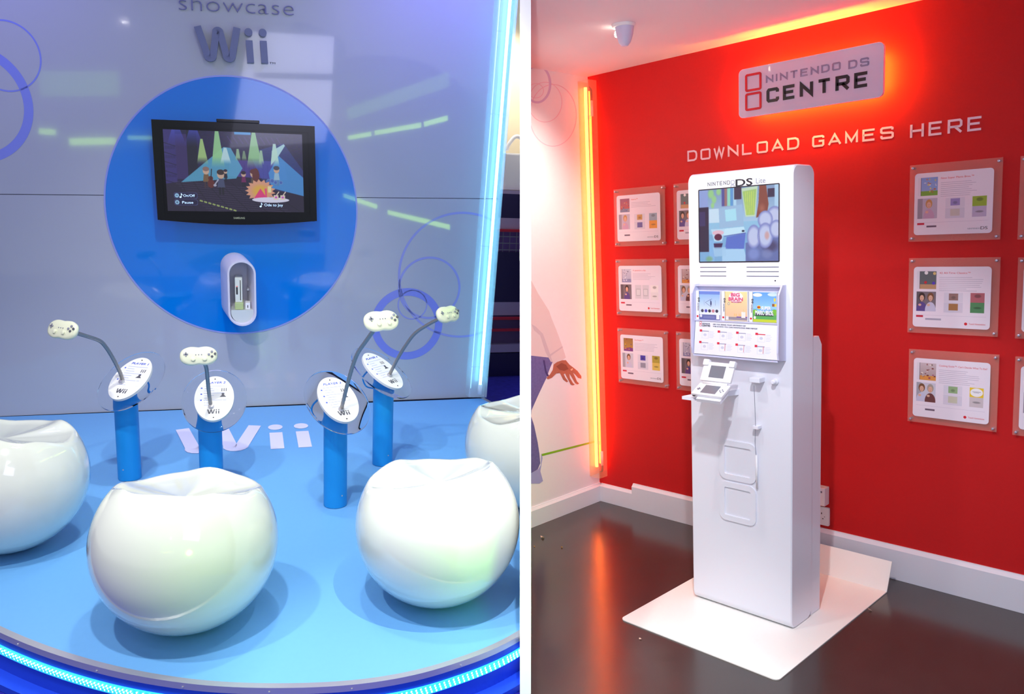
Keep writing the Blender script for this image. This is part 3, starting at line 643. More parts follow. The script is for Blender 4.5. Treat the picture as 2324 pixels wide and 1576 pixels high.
# stools
def stool_mesh():
    mb = MB(); n = 72; R_ = .25; keys = [(0, .450), (45, .443), (90, .410), (128, .377), (155, .380), (180, .398)]
    def h(deg):
        deg = abs((deg+180) % 360-180)
        for (a, ha), (b, hb) in zip(keys, keys[1:]):
            if a <= deg <= b: t = (deg-a)/(b-a); t = t*t*(3-2*t); return ha+(hb-ha)*t
    rows = []
    for k in range(1, 27):
        row = []
        for i in range(n):
            dg = 360*i/n; hh = h(dg); pr = math.acos(max(-1, min(1, (hh-R_)/R_))); ph = PI-(PI-pr)*k/26; ph0 = PI-.12
            ph = ph0-(ph0-pr)*k/26; r = R_*math.sin(ph); z = R_+R_*math.cos(ph); th = math.radians(dg)-PI/2
            row.append((r*math.cos(th), r*math.sin(th), z-.0018))
        rows.append(row)
    low = [(R_*math.sin(PI-.12)*math.cos(math.radians(360*i/n)-PI/2)*.97, R_*math.sin(PI-.12)*math.sin(math.radians(360*i/n)-PI/2)*.97, .0002) for i in range(n)]
    rows.insert(0, low)
    rimrow = rows[-1]; zc = .388
    for t, e in ((.965, .004), (.93, .003), (.86, 0), (.76, 0), (.62, 0), (.46, 0), (.3, 0), (.15, 0)):
        rows.append([(x*t, y*t, zc-.006*(1-t)+(z-zc)*(t**1.25)+e-.006*math.sin(PI*t)) for x, y, z in rimrow])
    rows.append([(0, 0, zc-.006)]*1)
    v = [p for r in rows[:-1] for p in r]; m_ = len(rows)-1
    f = [(a*n+i, a*n+(i+1) % n, (a+1)*n+(i+1) % n, (a+1)*n+i) for a in range(m_-1) for i in range(n)]
    v.append(rows[-1][0]); c = len(v)-1; f += [((m_-1)*n+i, (m_-1)*n+(i+1) % n, c) for i in range(n)]+[tuple(range(n))[::-1]]
    mb.add(v, f); return mb.mesh('stool'), h
sm, hfun = stool_mesh(); sm.materials.append(chair_white); sm.shade_smooth(); sm.set_sharp_from_angle(angle=math.radians(44))
slabs = ['glossy white ball stool at front centre, wholly in view', 'glossy white ball stool at front right, cut by the white partition', 'glossy white ball stool cut off by the left picture edge', 'glossy white ball stool at back right, half behind the front right stool']
for (x, y), rz, lb in zip(chair_pos, (-18, 32, -52, 70), slabs):
    o = bpy.data.objects.new('ball_stool', sm); COL.objects.link(o); o.matrix_world = L.M @ T(x, y, 0.0006) @ Matrix.Rotation(math.radians(rz), 4, 'Z')
    SETOF[o.name] = L; tag(o, lb, 'stool', 'white ball stools on the stage')

# blue neon tube at the wall's right edge
nb = thing('neon_tube_light', 'tall cyan neon tube in a clear acrylic channel at the right wall edge', 'neon light', L, T(nX-.03, 0, 0) @ Matrix.Rotation(math.atan(lean), 4, 'Y'))
tube_em = mat('cyan_neon_glow', (.6, .9, 1.), .3, emit=(.18, .74, 1.0), strength=9.5)
obj('glass_tube', MB().tube([(.03, -.045, .09), (.03, -.045, 2.84)], .0085, 14), tube_em, nb, smooth='all')
obj('end_cap', MB().tube([(.03, -.045, .03), (.03, -.045, .09)], .013, 14), white, nb, smooth='all')
mb = MB(); mb.box(-.045, -.042, -.075, -.001, .02, 2.86); mb.box(.062, .065, -.075, -.001, .02, 2.86); mb.box(-.045, .065, -.078, -.0752, .02, 2.86)
obj('acrylic_channel', mb, chan, nb)
for z in (.20, .9, 1.16, 1.62, 2.05, 2.5): obj('clip', MB().box(-.040, .060, -.074, -.070, z, z+.006), chan, nb)
obj('backing_tube', MB().tube([(-.02, -.02, .06), (-.02, -.02, 2.84)], .003, 8), mat('pale_tube', (.8, .95, 1.), .3, emit=(.4, .85, 1.), strength=.9), nb, smooth='all')

# shop shelving beyond the stage, in the gap at the right
su = thing('shop_shelving', 'dark shop shelving with metal shelves and red rails beyond the neon tube', 'shelving', L, T(0, 0, 0))
navyp = mat('dark_navy_panel', s2l(26, 18, 80), .4); redrail = mat('red_rail', s2l(190, 24, 60), .4); metal2 = mat('grey_metal_shelf', s2l(175, 160, 195), .4, .2)
def zs(py): return L.on((1150, py), 1, 1.0)[2]
X0s, X1s = 1.33, 2.6
obj('back_panel', MB().box(X0s, X1s, 1.20, 1.22, -.13, zs(432)), navyp, su)
for pa, pb in ((432, 440), (495, 520), (686, 716), (782, 800), (863, 876)): obj('shelf_board', MB().box(X0s, X1s, 1.0, 1.2, zs(pb), zs(pa)), metal2, su)
for pa in (520, 719, 745): obj('red_rail', MB().box(X0s, X1s, .975, .99, zs(pa+6), zs(pa)), redrail, su)
for i in range(9): obj('wire', MB().box(X0s+.03+i*.05, X0s+.034+i*.05, .985, .989, zs(572), zs(527)), ltgrey, su)
for i in range(3): obj('wire', MB().box(X0s, X0s+.45, .984, .9875, zs(538+i*15), zs(536+i*15)), ltgrey, su)
obj('grid_backing', MB().box(X0s, X1s, 1.02, 1.04, zs(572), zs(527)), mat('purple_backing', s2l(110, 80, 150), .5), su)
for pa, pb in ((440, 495), (572, 686), (802, 862), (877, 930)): obj('dark_panel', MB().box(X0s, X1s, 1.0, 1.02, zs(pb), zs(pa)), navyp, su)
obj('dull_panel', MB().box(X0s, X1s, 1.05, 1.07, zs(782), zs(716)), mat('mauve_panel', s2l(110, 84, 130), .4), su)
cw = struct('wall_right', MB().box(1.0, 3.2, 1.55, 1.6, -.14, WZ), mat('cream_wall', s2l(248, 236, 210), .6), L)
spot('cream_wall_fill', ML, (1.50, .95, 2.6), (1.66, 1.5, 1.5), 60, 90, (1, .92, .75), .04)  # added lamp that brightens the cream wall in the gap
cbn = thing('white_cabinet', 'white cabinet unit on the dark shelving beyond the neon tube', 'cabinet', L, T(L.on((1142, 430), 1, 1.03)[0], 1.03, zs(431)+.0005))
obj('body', MB().box(.0, .14, 0, .16, 0, .25, .004), white, cbn); obj('door', MB().box(.01, .13, -.008, 0, .02, .24), white, cbn); obj('side_unit', MB().box(.15, .5, .02, .16, 0, .21, .004), mat('grey_unit', s2l(175, 170, 190), .5), cbn)
hs = thing('white_hose', 'thick white curved hose rising above the white cabinet beyond the neon', 'hose', L, T(L.on((1150, 330), 1, 1.08)[0], 1.08, zs(431)+.268))
obj('hose', MB().tube([Vector(p) for p in spline([(0, 0, 0), (.02, 0, .05), (.07, 0, .10), (.14, 0, .06), (.17, 0, -.02)], 8)], .014, 12), white, hs, smooth='all')

# round ceiling downlights over the viewer (seen as bright arcs in the glossy wall and stools)
dl_em = mat('downlight_glow', (1, 1, 1), .3, emit=(1, .97, .9), strength=160.)
dlm = None
def ceil_pt(px):
    P, d = mirror_line(px); k = (WZ-.02-P[2])/d[2]; q = P+d*k; return q[0], q[1]
def mirror_line(px): 
    P = L.on(px, 1, 0); d = P-L.c; d = d/np.linalg.norm(d); d[1] = -d[1]; return P, d
for i, (x, y) in enumerate((ceil_pt((285, 133)), (-.25, -3.3), (.20, -2.2), ceil_pt((282, 46)), (-1.0, -3.9), (.0, -1.3))):
    M_ = T(x, y, WZ-.045); pl_n = ('over the left stools', 'over the front centre stool', 'over the front right stool', 'above the stage on the left', 'behind the viewer on the left', 'over the middle of the stage')[i]
    if dlm is None:
        dlm = thing('ceiling_downlight', 'round white ceiling downlight '+pl_n, 'downlight', L, M_, 'ceiling downlights over the stage')
        obj('trim_ring', MB().ring(0, 0, .075, .055, 0, .044, 32), white, dlm); obj('lamp_disc', MB().lathe([(.05, .010), (.05, .018)], 24), dl_em, dlm)
    else: dup(dlm, M_, L, 'round white ceiling downlight '+pl_n)
# green illuminated counter fascia opposite the stage, mirrored in the wall and stools
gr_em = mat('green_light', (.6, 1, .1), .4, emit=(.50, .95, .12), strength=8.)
gs = thing('green_light_fascia', 'run of green light strips on the counter opposite the stage', 'light strip', L, T(0, 0, 0))
def strip(pa, pb, yq, hgt):
    out = []
    for px in (pa, pb):
        P, d = mirror_line(px); k = (yq-P[1])/d[1]; out.append(P+d*k)
    a, b = out; mb = MB(); h = hgt/2
    mb.add([(a[0], a[1]-e, a[2]+s*h) for e in (0, .03) for s in (-1, 1)]+[(b[0], b[1]-e, b[2]+s*h) for e in (0, .03) for s in (-1, 1)], [(0, 1, 3, 2), (4, 6, 7, 5), (0, 4, 5, 1), (2, 3, 7, 6), (1, 5, 7, 3), (0, 2, 6, 4)])
    return mb
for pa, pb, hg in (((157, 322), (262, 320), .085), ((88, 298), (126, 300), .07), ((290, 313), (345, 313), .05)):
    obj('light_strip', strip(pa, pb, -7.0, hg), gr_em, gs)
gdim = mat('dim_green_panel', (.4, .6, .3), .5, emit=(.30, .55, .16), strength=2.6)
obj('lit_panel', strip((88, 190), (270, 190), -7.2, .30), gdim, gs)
# green glowing strips added on the partition so the wall mirrors green beside the disc
pP = Vector(camw([xl-.0025, 0, 2.])); dv_ = RC @ np.array([dr, 0, 1.]); uv_ = RC @ np.array([0, 1., 0]); nP = Vector(np.cross(uv_, dv_)).normalized()
MLi = ML.inverted(); pP = MLi @ pP; nP = (MLi.to_3x3() @ nP).normalized()
if nP.x < 0: nP = -nP
ps = thing('added_green_strips', 'slanting green strips added on the white partition to be mirrored in the wall', 'light strip', L, T(0, 0, 0))
def strip_wall(pa, pb, h, m_, name):
    pts = []
    for px in (pa, pb):
        P, d = mirror_line(px); P = Vector(P); d = Vector(d); k = (pP-P).dot(nP)/d.dot(nP)
        if k <= 0: return
        pts.append(P+d*k)
    a_, b_ = pts; dep = lambda q: float((FL @ (np.array(q)-L.c))[2]); lim = 2.30
    if dep(a_) < lim and dep(b_) < lim: return
    if dep(b_) < lim: b_ = a_+(b_-a_)*((dep(a_)-lim)/(dep(a_)-dep(b_)))
    if dep(a_) < lim: a_ = b_+(a_-b_)*((dep(b_)-lim)/(dep(b_)-dep(a_)))
    t = (b_-a_).normalized(); w = nP.cross(t).normalized()*h/2; mb = MB()
    mb.add([(q+s_*w+e*nP)[:] for q in (a_, b_) for s_ in (-1, 1) for e in (0, .0015)], [(0, 1, 3, 2), (4, 6, 7, 5), (0, 4, 5, 1), (2, 3, 7, 6), (0, 2, 6, 4), (1, 5, 7, 3)])
    obj(name, mb, m_, ps)
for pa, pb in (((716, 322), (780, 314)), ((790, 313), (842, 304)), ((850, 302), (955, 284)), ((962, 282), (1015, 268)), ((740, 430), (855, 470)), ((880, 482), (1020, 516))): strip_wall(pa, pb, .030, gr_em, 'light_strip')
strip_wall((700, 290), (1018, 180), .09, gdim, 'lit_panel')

# =============================================================== RIGHT: RED CORNER
HZ = 2.333
struct('floor', MB().box(-.1, 5.5, -5.2, .1, -.06, 0), floor_dark, R)
struct('ceiling', MB().box(-.1, 5.5, -4.4, .1, HZ, HZ+.05), ceil_white, R)
struct('wall_right', MB().box(-.1, 5.5, 0, .1, 0, HZ), red_wall, R)
wlft = struct('wall_left', MB().box(-.1, 0, -3.0, 0, 0, HZ), wall_white, R)
mb = MB(); mb.prism([(-.0005, 0), (-.0150, 0), (-.0150, .085), (-.006, .095), (-.0005, .1)], 0, .228)
def skirt(x0, x1, h, t): 
    mb = MB(); p = [(0, 0.0005), (-t, 0.0005), (-t, h-.016), (-t*.45, h-.004), (-t*.35, h), (0, h)]; n = len(p)
    mb.add([(x0, y, z) for y, z in p]+[(x1, y, z) for y, z in p], [tuple(range(n)), tuple(range(n, 2*n))[::-1]]+[(i, (i+1) % n, n+(i+1) % n, n+i) for i in range(n)]); return mb
struct('baseboard_right', skirt(.016, .2435, .104, .016), skirt_white, R)
struct('baseboard_right', skirt(.244, 5.2, .146, .020), skirt_white, R)
SB = Matrix.Rotation(PI/2, 4, 'Z')
struct('baseboard_left', skirt(-2.9, -.0002, .104, .016), skirt_white, R, M=SB)
# prints on the white wall
def lw(p): q = R.on(p, 0, 0); return (q[1], q[2])      # (y, z)
LWM = Matrix([[0, 0, 1, 0], [1, 0, 0, 0], [0, 1, 0, 0], [0, 0, 0, 1]])   # local (y,z,x)
def lprint(name, px, m_, z0=.0003, z1=.0008, par=None, sub=0):
    pts = [lw(p) for p in px]
    if sub: pts = [tuple(p) for p in spline(pts, sub, True)]
    return obj(name, poly_mesh(pts, z0, z1), m_, par, M=LWM)
def poly_mesh(pts, z0, z1):
    b = bmesh.new(); a = sum(pts[i][0]*pts[(i+1) % len(pts)][1]-pts[(i+1) % len(pts)][0]*pts[i][1] for i in range(len(pts)))
    if a < 0: pts = pts[::-1]
    vs = [b.verts.new((x, y, z0)) for x, y in pts]; f = b.faces.new(vs); b.normal_update()
    r = bmesh.ops.extrude_face_region(b, geom=[f]); 
    for v in r['geom']:
        if isinstance(v, bmesh.types.BMVert): v.co.z = z1
    bmesh.ops.triangulate(b, faces=b.faces[:]); bmesh.ops.recalc_face_normals(b, faces=b.faces[:]); me = bpy.data.meshes.new('print'); b.to_mesh(me); b.free(); return me
mural = thing('wall_mural', 'life-size print of a walking man in pale top and jeans on white wall', 'mural', R)
shirt = mat('printed_pale_shirt', s2l(222, 204, 208), .6); shirt2 = mat('printed_shirt_fold', s2l(204, 186, 196), .6); jean = mat('printed_jeans', s2l(104, 100, 160), .6, noise=.25, nscale=70); skin = mat('printed_skin', s2l(176, 104, 84), .6, noise=.12, nscale=50); skin2 = mat('printed_skin_shade', s2l(140, 76, 62), .6); shoe = mat('printed_shoe', s2l(160, 160, 215), .6)
lprint('shirt', [(1190, 610), (1207, 640), (1222, 668), (1246, 706), (1252, 724), (1262, 748), (1276, 786), (1284, 812), (1270, 822), (1256, 827), (1250, 818), (1246, 812), (1190, 806)], shirt, par=mural)
lprint('shirt_fold', [(1206, 736), (1212, 750), (1226, 762), (1238, 800), (1250, 822), (1254, 822), (1244, 792), (1232, 758), (1216, 742)], shirt2, .0008, .0011, par=mural)
lprint('shirt_fold', [(1246, 806), (1276, 786), (1277, 789), (1249, 809)], shirt2, .0008, .0011, par=mural)
lprint('jeans', [(1190, 806), (1246, 812), (1254, 822), (1248, 836), (1240, 858), (1222, 896), (1206, 932), (1205, 945), (1212, 966), (1220, 1004), (1224, 1030), (1226, 1052), (1220, 1066), (1206, 1074), (1190, 1078)], jean, par=mural)
lprint('jeans_pocket', [(1236, 818), (1240, 842), (1247, 856), (1245, 860), (1237, 846), (1232, 818)], mat('printed_dark_denim', s2l(66, 60, 120), .6), .0008, .0011, par=mural)
lprint('shoe', [(1190, 1076), (1206, 1074), (1221, 1066), (1227, 1056), (1228, 1030), (1231, 1040), (1226, 1070), (1232, 1092), (1224, 1098), (1206, 1098), (1190, 1096)], shoe, .0008, .0013, par=mural)
hand = [(1256, 828), (1264, 822), (1276, 818), (1284, 818), (1292, 828), (1300, 834), (1310, 842), (1319, 854), (1319, 860), (1312, 858), (1305, 850), (1300, 846), (1304, 854), (1309, 866), (1314, 871), (1310, 873), (1305, 870), (1297, 856), (1292, 848), (1293, 858), (1300, 870), (1304, 873), (1300, 875), (1295, 873), (1287, 858), (1282, 848), (1279, 850), (1283, 858), (1289, 866), (1286, 868), (1278, 862), (1272, 850), (1270, 847), (1262, 848), (1252, 858), (1243, 861), (1240, 858), (1248, 850), (1254, 840)]
lprint('hand', hand, skin, .0008, .0014, par=mural)
lprint('hand_shade', [(1262, 832), (1274, 824), (1284, 828), (1290, 838), (1280, 842), (1270, 840)], skin2, .0014, .0016, par=mural)
lprint('ring', [(1294, 839), (1299, 836), (1300, 839), (1296, 842)], mat('printed_ring', s2l(250, 190, 160), .4), .0016, .0019, par=mural)
lprint('green_line', [(1229, 1031), (1229, 1036), (1349, 1005), (1349, 1001)], mat('printed_green_line', s2l(130, 185, 40), .5), par=mural)
rp = mat('mauve_ring_print', s2l(206, 186, 220), .5); rp2 = mat('thin_pink_ring_print', s2l(232, 196, 214), .5)
wr = thing('wall_ring_print', 'overlapping thin mauve rings printed high on the white wall', 'wall print', R)
def lring(c, rx, ry, w, m_, z):
    o_ = [lw((c[0]+rx*math.cos(2*PI*i/72), c[1]+ry*math.sin(2*PI*i/72))) for i in range(72)]; i_ = [lw((c[0]+(rx-w)*math.cos(2*PI*i/72), c[1]+(ry-w)*math.sin(2*PI*i/72))) for i in range(72)]
    mb = MB(); n = 72; mb.add([(x, y, 0.0003) for x, y in o_]+[(x, y, z) for x, y in o_]+[(x, y, z) for x, y in i_]+[(x, y, .0003) for x, y in i_], [(a*n+i, a*n+(i+1) % n, ((a+1) % 4)*n+(i+1) % n, ((a+1) % 4)*n+i) for a in range(4) for i in range(n)])
    obj('ring', mb, m_, wr, M=LWM)
lring((1219, 191), 32, 44, 5, rp, .0010); lring((1237, 232), 39, 46, 1.6, rp2, .0008); lring((1255, 262), 54, 71, 1.8, rp2, .0006); lring((1216, 206), 18, 17, 1.2, rp2, .0012)

# orange neon in the corner
on_ = thing('neon_tube_light', 'tall yellow-orange neon tube in a clear channel in the red wall corner', 'neon light', R, T(0, 0, 0))
nx, ny = .012, -.045
nt0 = R.on((1327, 184), 1, ny); nt1 = R.on((1354, 1078), 1, ny)
zt_, zb_ = 2.30, .16
or_em = mat('orange_neon_glow', (1, .7, .3), .3, emit=(1., .15, .02), strength=19.)
def P_on(px, x): q = R.on(px, 0, x); return q
a1 = R.on((1329, 190), 0, .022); a2 = R.on((1354, 1074), 0, .022); yy = (a1[1]+a2[1])/2
obj('glass_tube', MB().tube([(.022, yy, zb_+.05), (.022, yy, zt_-.03)], .0085, 14), or_em, on_, smooth='all')
obj('glass_tube', MB().tube([(.040, yy+.012, zb_+.07), (.040, yy+.012, zt_-.05)], .0065, 14), mat('orange_neon_glow_2', (1, .7, .3), .3, emit=(1., .2, .02), strength=6.), on_, smooth='all')
mb = MB(); y0_, y1_ = yy-.035, yy+.05; mb.box(.002, .004, y0_, y0_+.10, zb_, zt_); mb.box(.075, .077, y0_, min(-.022, y0_+.10), zb_, zt_); mb.box(.002, .077, y0_-.003, y0_-.001, zb_, zt_)
obj('acrylic_channel', mb, chan_o, on_)
obj('end_cap', MB().tube([(.052, yy+.012, zt_-.10), (.052, yy+.012, zt_-.18)], .008, 12), white, on_, smooth='all')
obj('end_cap', MB().tube([(.052, yy+.012, zb_+.06), (.052, yy+.012, zb_+.14)], .008, 12), white, on_, smooth='all')
obj('rubber_elbow', MB().tube([Vector(p) for p in spline([(.052, yy+.012, zt_-.10), (.050, yy+.012, zt_-.05), (.036, yy+.012, zt_-.03)], 6)], .007, 10), mat('red_rubber', s2l(130, 20, 20), .5), on_, smooth='all')
obj('rubber_elbow', MB().tube([Vector(p) for p in spline([(.052, yy+.012, zb_+.06), (.050, yy+.012, zb_+.03), (.036, yy+.012, zb_+.025)], 6)], .007, 10), MATS['red_rubber'], on_, smooth='all')
for z in (.35, .8, 1.25, 1.7, 2.1): obj('clip', MB().box(.05, .074, yy-.03, yy-.025, z, z+.02), chan, on_)

# ceiling spot fixture
q = R.on((1415, 55), 2, HZ)
cf = thing('ceiling_spotlight', 'small white bullet spotlight on the ceiling near the red wall', 'spotlight', R, T(q[0], q[1], HZ))
obj('ceiling_plate', MB().lathe([(.045, -.012), (.048, -.0005)], 28), white, cf, smooth=True)
fm = Matrix.Translation((-.0, 0, -.012)) @ Matrix.Rotation(math.radians(28), 4, 'Y')
obj('lamp_head', MB().lathe([(.012, -.080), (.024, -.066), (.034, -.035), (.038, 0)], 28, Matrix.Translation((.004, 0, -.006))), mat('lamp_head_white', s2l(205, 205, 235), .4), cf, smooth=True)
obj('lamp_glow', MB().lathe([(.014, 0), (.014, .004)], 18, plane_m((-.036, 0, -.030), (0, 1, 0), (.3, 0, 1))), mat('warm_lamp_glow', (1, 1, 1), .3, emit=(1, .9, .65), strength=25), cf)

# backlit sign
c4 = [R.on(p, 1, -.080) for p in [(1676.6, 156), (2005, 97), (2005, 222), (1676.6, 267.5)]]
x0 = (c4[0][0]+c4[3][0])/2; x1 = (c4[1][0]+c4[2][0])/2; z1 = (c4[0][2]+c4[1][2])/2; z0 = (c4[2][2]+c4[3][2])/2
sg = thing('backlit_sign', 'white rounded sign with orange glow behind it, high on the red wall', 'sign', R, wallM(0, 0))
mb = MB(); mb.prism(rrect(x0, x1, z0, z1, .022, 8), .065, .080); obj('sign_panel', mb, mat('sign_white', s2l(226, 214, 240), .25, coat=.6), sg, smooth=True)
gl = mat('orange_backlight_glow', (1, .6, .2), .4, emit=(1., .38, .03), strength=150.)
for a, b, c_, d_ in ((x0+.04, x1-.04, z0+.030, z0+.038), (x0+.04, x1-.04, z1-.038, z1-.030), (x0+.028, x0+.036, z0+.04, z1-.04), (x1-.036, x1-.028, z0+.04, z1-.04)): obj('backlight_tube', MB().box(a, b, c_, d_, .042, .050), gl, sg)
for a, b in ((x0+.08, z0+.05), (x1-.08, z0+.05), (x0+.08, z1-.05), (x1-.08, z1-.05)): obj('spacer', MB().lathe([(.006, .0005), (.006, .0645)], 12, T(a, b, 0)), steel, sg)
sq = [R.on(p, 1, -.082) for p in [(1691, 169), (1728, 207), (1690, 210), (1728, 249)]]
xa, xb = sq[0][0], sq[1][0]; hh_ = (z1-z0)
obj('red_square', rframe(xa, xb, z0+hh_*.52, z0+hh_*.88, .010, .0095, .0802, .083), print_red, sg); obj('red_square', rframe(xa, xb, z0+hh_*.13, z0+hh_*.49, .010, .0095, .0802, .083), print_red, sg)
def word(px0, px1, pxt, txt, thick, m_, par, y, za, zb_, **k):
    a = R.on(px0, 1, y); b = R.on(px1, 1, y); t_ = R.on(pxt, 1, y); return square_text(txt, a[0], b[0], (a[2]+b[2])/2, t_[2]-a[2], thick, za, zb_, par, m_, **k)
word((1738, 187), (1907, 160), (1738, 170), 'NINTENDO', .0058, letter_grey, sg, -.082, .0802, .0825)
word((1925, 156), (1972, 149.5), (1925, 137), 'DS', .0062, letter_grey, sg, -.082, .0802, .0825)
word((1739.7, 232), (1971, 198), (1739.7, 200), 'CENTRE', .0125, dark, sg, -.082, .0802, .0835)
# wall words
dw = thing('wall_lettering', 'pale pink wide capitals in a row under the backlit sign', 'lettering', R, wallM(0, 0))
word((1560, 366), (1813.5, 339), (1560, 341.5), 'DOWNLOAD', .0085, letter_pink, dw, -.002, .0004, .0014)
word((1843, 334), (2028, 315), (1843, 308), 'GAMES', .0085, letter_pink, dw, -.002, .0004, .0014)
word((2065, 311.5), (2229, 297.5), (2065, 281), 'HERE', .0085, letter_pink, dw, -.002, .0004, .0014)

# posters in acrylic
PWd, PHt = .323, .297
def person_art(A, x0, y0, x1, y1, seed, two=False):
    r = random.Random(seed); W_ = x1-x0; H_ = y1-y0; bg_ = [(190, 180, 200), (120, 110, 120), (205, 205, 220), (150, 140, 160)][seed % 4]; A.rect(x0, y0, x1, y1, bg_)
    A.rect(x0, y0, x0+W_*.25, y1, tuple(int(c*.8) for c in bg_))
    for k in range(2 if two else 1):
        cx = x0+W_*(.28+.45*k if two else .58); cy = y0+H_*.3; top = [(196, 160, 190), (90, 70, 140), (200, 200, 225), (110, 60, 60)][(seed+k) % 4]; hair = [(190, 140, 80), (60, 40, 36), (120, 80, 50), (170, 160, 150)][(seed+k) % 4]
        A.ell(cx, y0+H_*.95, W_*.28, H_*.42, top); A.rect(x0, y1, x1, y1+.001, (255, 255, 255), 0)
        A.ell(cx, cy-.01, W_*.17, H_*.22, hair); A.ell(cx, cy+H_*.03, W_*.11, H_*.15, (222, 175, 150)); A.rect(cx-W_*.035, cy+H_*.1, cx+W_*.035, cy+H_*.2, (214, 165, 140))
        A.rect(cx-W_*.05, cy, cx-W_*.025, cy+.004, (60, 40, 40)); A.rect(cx+W_*.025, cy, cx+W_*.05, cy+.004, (60, 40, 40)); A.rect(cx-W_*.035, cy+H_*.085, cx+W_*.035, cy+H_*.098, (190, 90, 90))
        A.ell(cx-W_*.1, y0+H_*.68, W_*.08, H_*.06, (222, 175, 150))
def poster_art(v):
    A = Art(560, 500, (236, 228, 240)); cov, sc1, sc2, tagc = v['cov'], v['s1'], v['s2'], v['tag']
    A.rect(.045, .075, .085, .365, (225, 222, 232)); A.rect(.083, .075, .087, .365, (70, 60, 80)); A.grad(.087, .075, .305, .365, cov[0], cov[1]); A.rect(.087, .29, .305, .365, cov[2])
    rr = random.Random(v['n']*7+1)
    if v['n'] == 5:
        A.ell(.17, .10, .025, .028, (240, 240, 240)); A.poly([(.14, .25), (.17, .23), (.185, .265), (.155, .285)], (200, 30, 40)); A.ell(.27, .27, .02, .025, (90, 60, 200)); A.ell(.28, .11, .02, .025, (220, 190, 120))
    else:
        for i in range(16): A.ell(rr.uniform(.1, .29), rr.uniform(.09, .34), rr.uniform(.008, .02), rr.uniform(.008, .02), tuple(rr.choice(cov[3])), .9, .4)
    person_art(A, .045, .41, .305, .735, v['n'], v.get('two', False))
    A.rect(.0, .736, 1, .88, (236, 228, 240)); 
    for i in range(v['lines']):
        y = .17+i*.031; A.rect(.345, y, .345+rr.uniform(.35, .56), y+.007, (196, 190, 208))
    if v['n'] == 1:
        for q_ in (.39, .56): A.rect(q_, .42, q_+.15, .72, (214, 212, 222)); A.rect(q_+.02, .50, q_+.13, .66, (190, 190, 200)); A.rect(q_+.035, .52, q_+.115, .64, (222, 222, 228))
    else:
        A.rect(.41, .42, .655, .575, (222, 218, 232)); A.rect(.41, .583, .655, .745, (216, 212, 228)); A.rect(.475, .435, .595, .545, sc1[0]); A.rect(.475, .60, .595, .71, sc1[1]); A.ell(.535, .5, .035, .03, tuple(int(c*.7) for c in sc1[0]), .7, .5)
    A.rect(.75, .42, .925, .575, sc2[0]); A.rect(.75, .575, .925, .74, sc2[1]); A.ell(.84, .47, .05, .035, tuple(int(c*.65) for c in sc2[0]), .8, .4); A.ell(.84, .66, .06, .02, tuple(int(c*.65) for c in sc2[1]), .8, .4)
    if v['n'] == 6: A.rect(.75, .42, .925, .575, (235, 200, 40)); A.ell(.8375, .4975, .08, .07, (244, 242, 244)); A.rect(.785, .485, .89, .489, (90, 90, 120)); A.rect(.8, .5, .87, .504, (90, 90, 120))
    A.rect(.045, .80, .95, .802, (170, 160, 190))
    if tagc: A.rect(.045, .805, .14, .835, (205, 30, 60))
    A.rect(.17, .85, .30 if v['n'] != 5 else .38, .88, (110, 90, 110) if v['n'] != 5 else (170, 165, 185))
    return A
PV = {
 1: dict(n=0, title='Asterix™', cov=[(150, 90, 120), (190, 90, 80), (120, 130, 160), [(220, 90, 60), (80, 90, 140), (200, 160, 120)]], s1=[(190, 150, 90), (110, 100, 160)], s2=[(150, 170, 190), (215, 150, 60)], tag=0, lines=4, logo='DS'),
 2: dict(n=1, title='A question a day', cov=[(196, 200, 220), (176, 180, 206), (140, 146, 190), [(240, 240, 245), (120, 120, 150)]], s1=[(190, 190, 200), (210, 210, 216)], s2=[(240, 236, 238), (232, 228, 232)], tag=1, lines=5, logo='T'),
 3: dict(n=2, title='Zoo Keeper™', cov=[(150, 110, 60), (190, 150, 60), (120, 60, 140), [(230, 200, 60), (160, 60, 60), (200, 120, 40), (90, 70, 160)]], s1=[(70, 66, 170), (150, 150, 170)], s2=[(180, 160, 60), (220, 190, 90)], tag=1, lines=6, logo='DS'),
 4: dict(n=4, title='New Super Mario Bros.™', cov=[(130, 160, 220), (150, 176, 226), (120, 170, 60), [(230, 210, 90), (240, 240, 240), (190, 100, 60)]], s1=[(150, 140, 200), (205, 196, 190)], s2=[(150, 180, 50), (190, 180, 210)], tag=1, lines=8, logo='DS'),
 5: dict(n=5, title='42 All-Time Classics™', cov=[(96, 106, 110), (96, 106, 110), (190, 150, 110), [(240, 240, 240)]], s1=[(150, 116, 110), (170, 120, 70)], s2=[(180, 100, 110), (80, 140, 90)], tag=1, lines=8, logo='T', two=True),
 6: dict(n=6, title="Cooking Guide™: Can't Decide What To Eat?", cov=[(206, 190, 196), (170, 150, 150), (220, 150, 70), [(120, 50, 40), (90, 60, 40), (230, 220, 210), (160, 60, 90)]], s1=[(150, 180, 130), (200, 200, 180)], s2=[(235, 200, 40), (205, 195, 200)], tag=0, lines=8, logo='T', two=True)}
cap_m = mat('brushed_screw_cap', s2l(200, 196, 214), .25, .7)
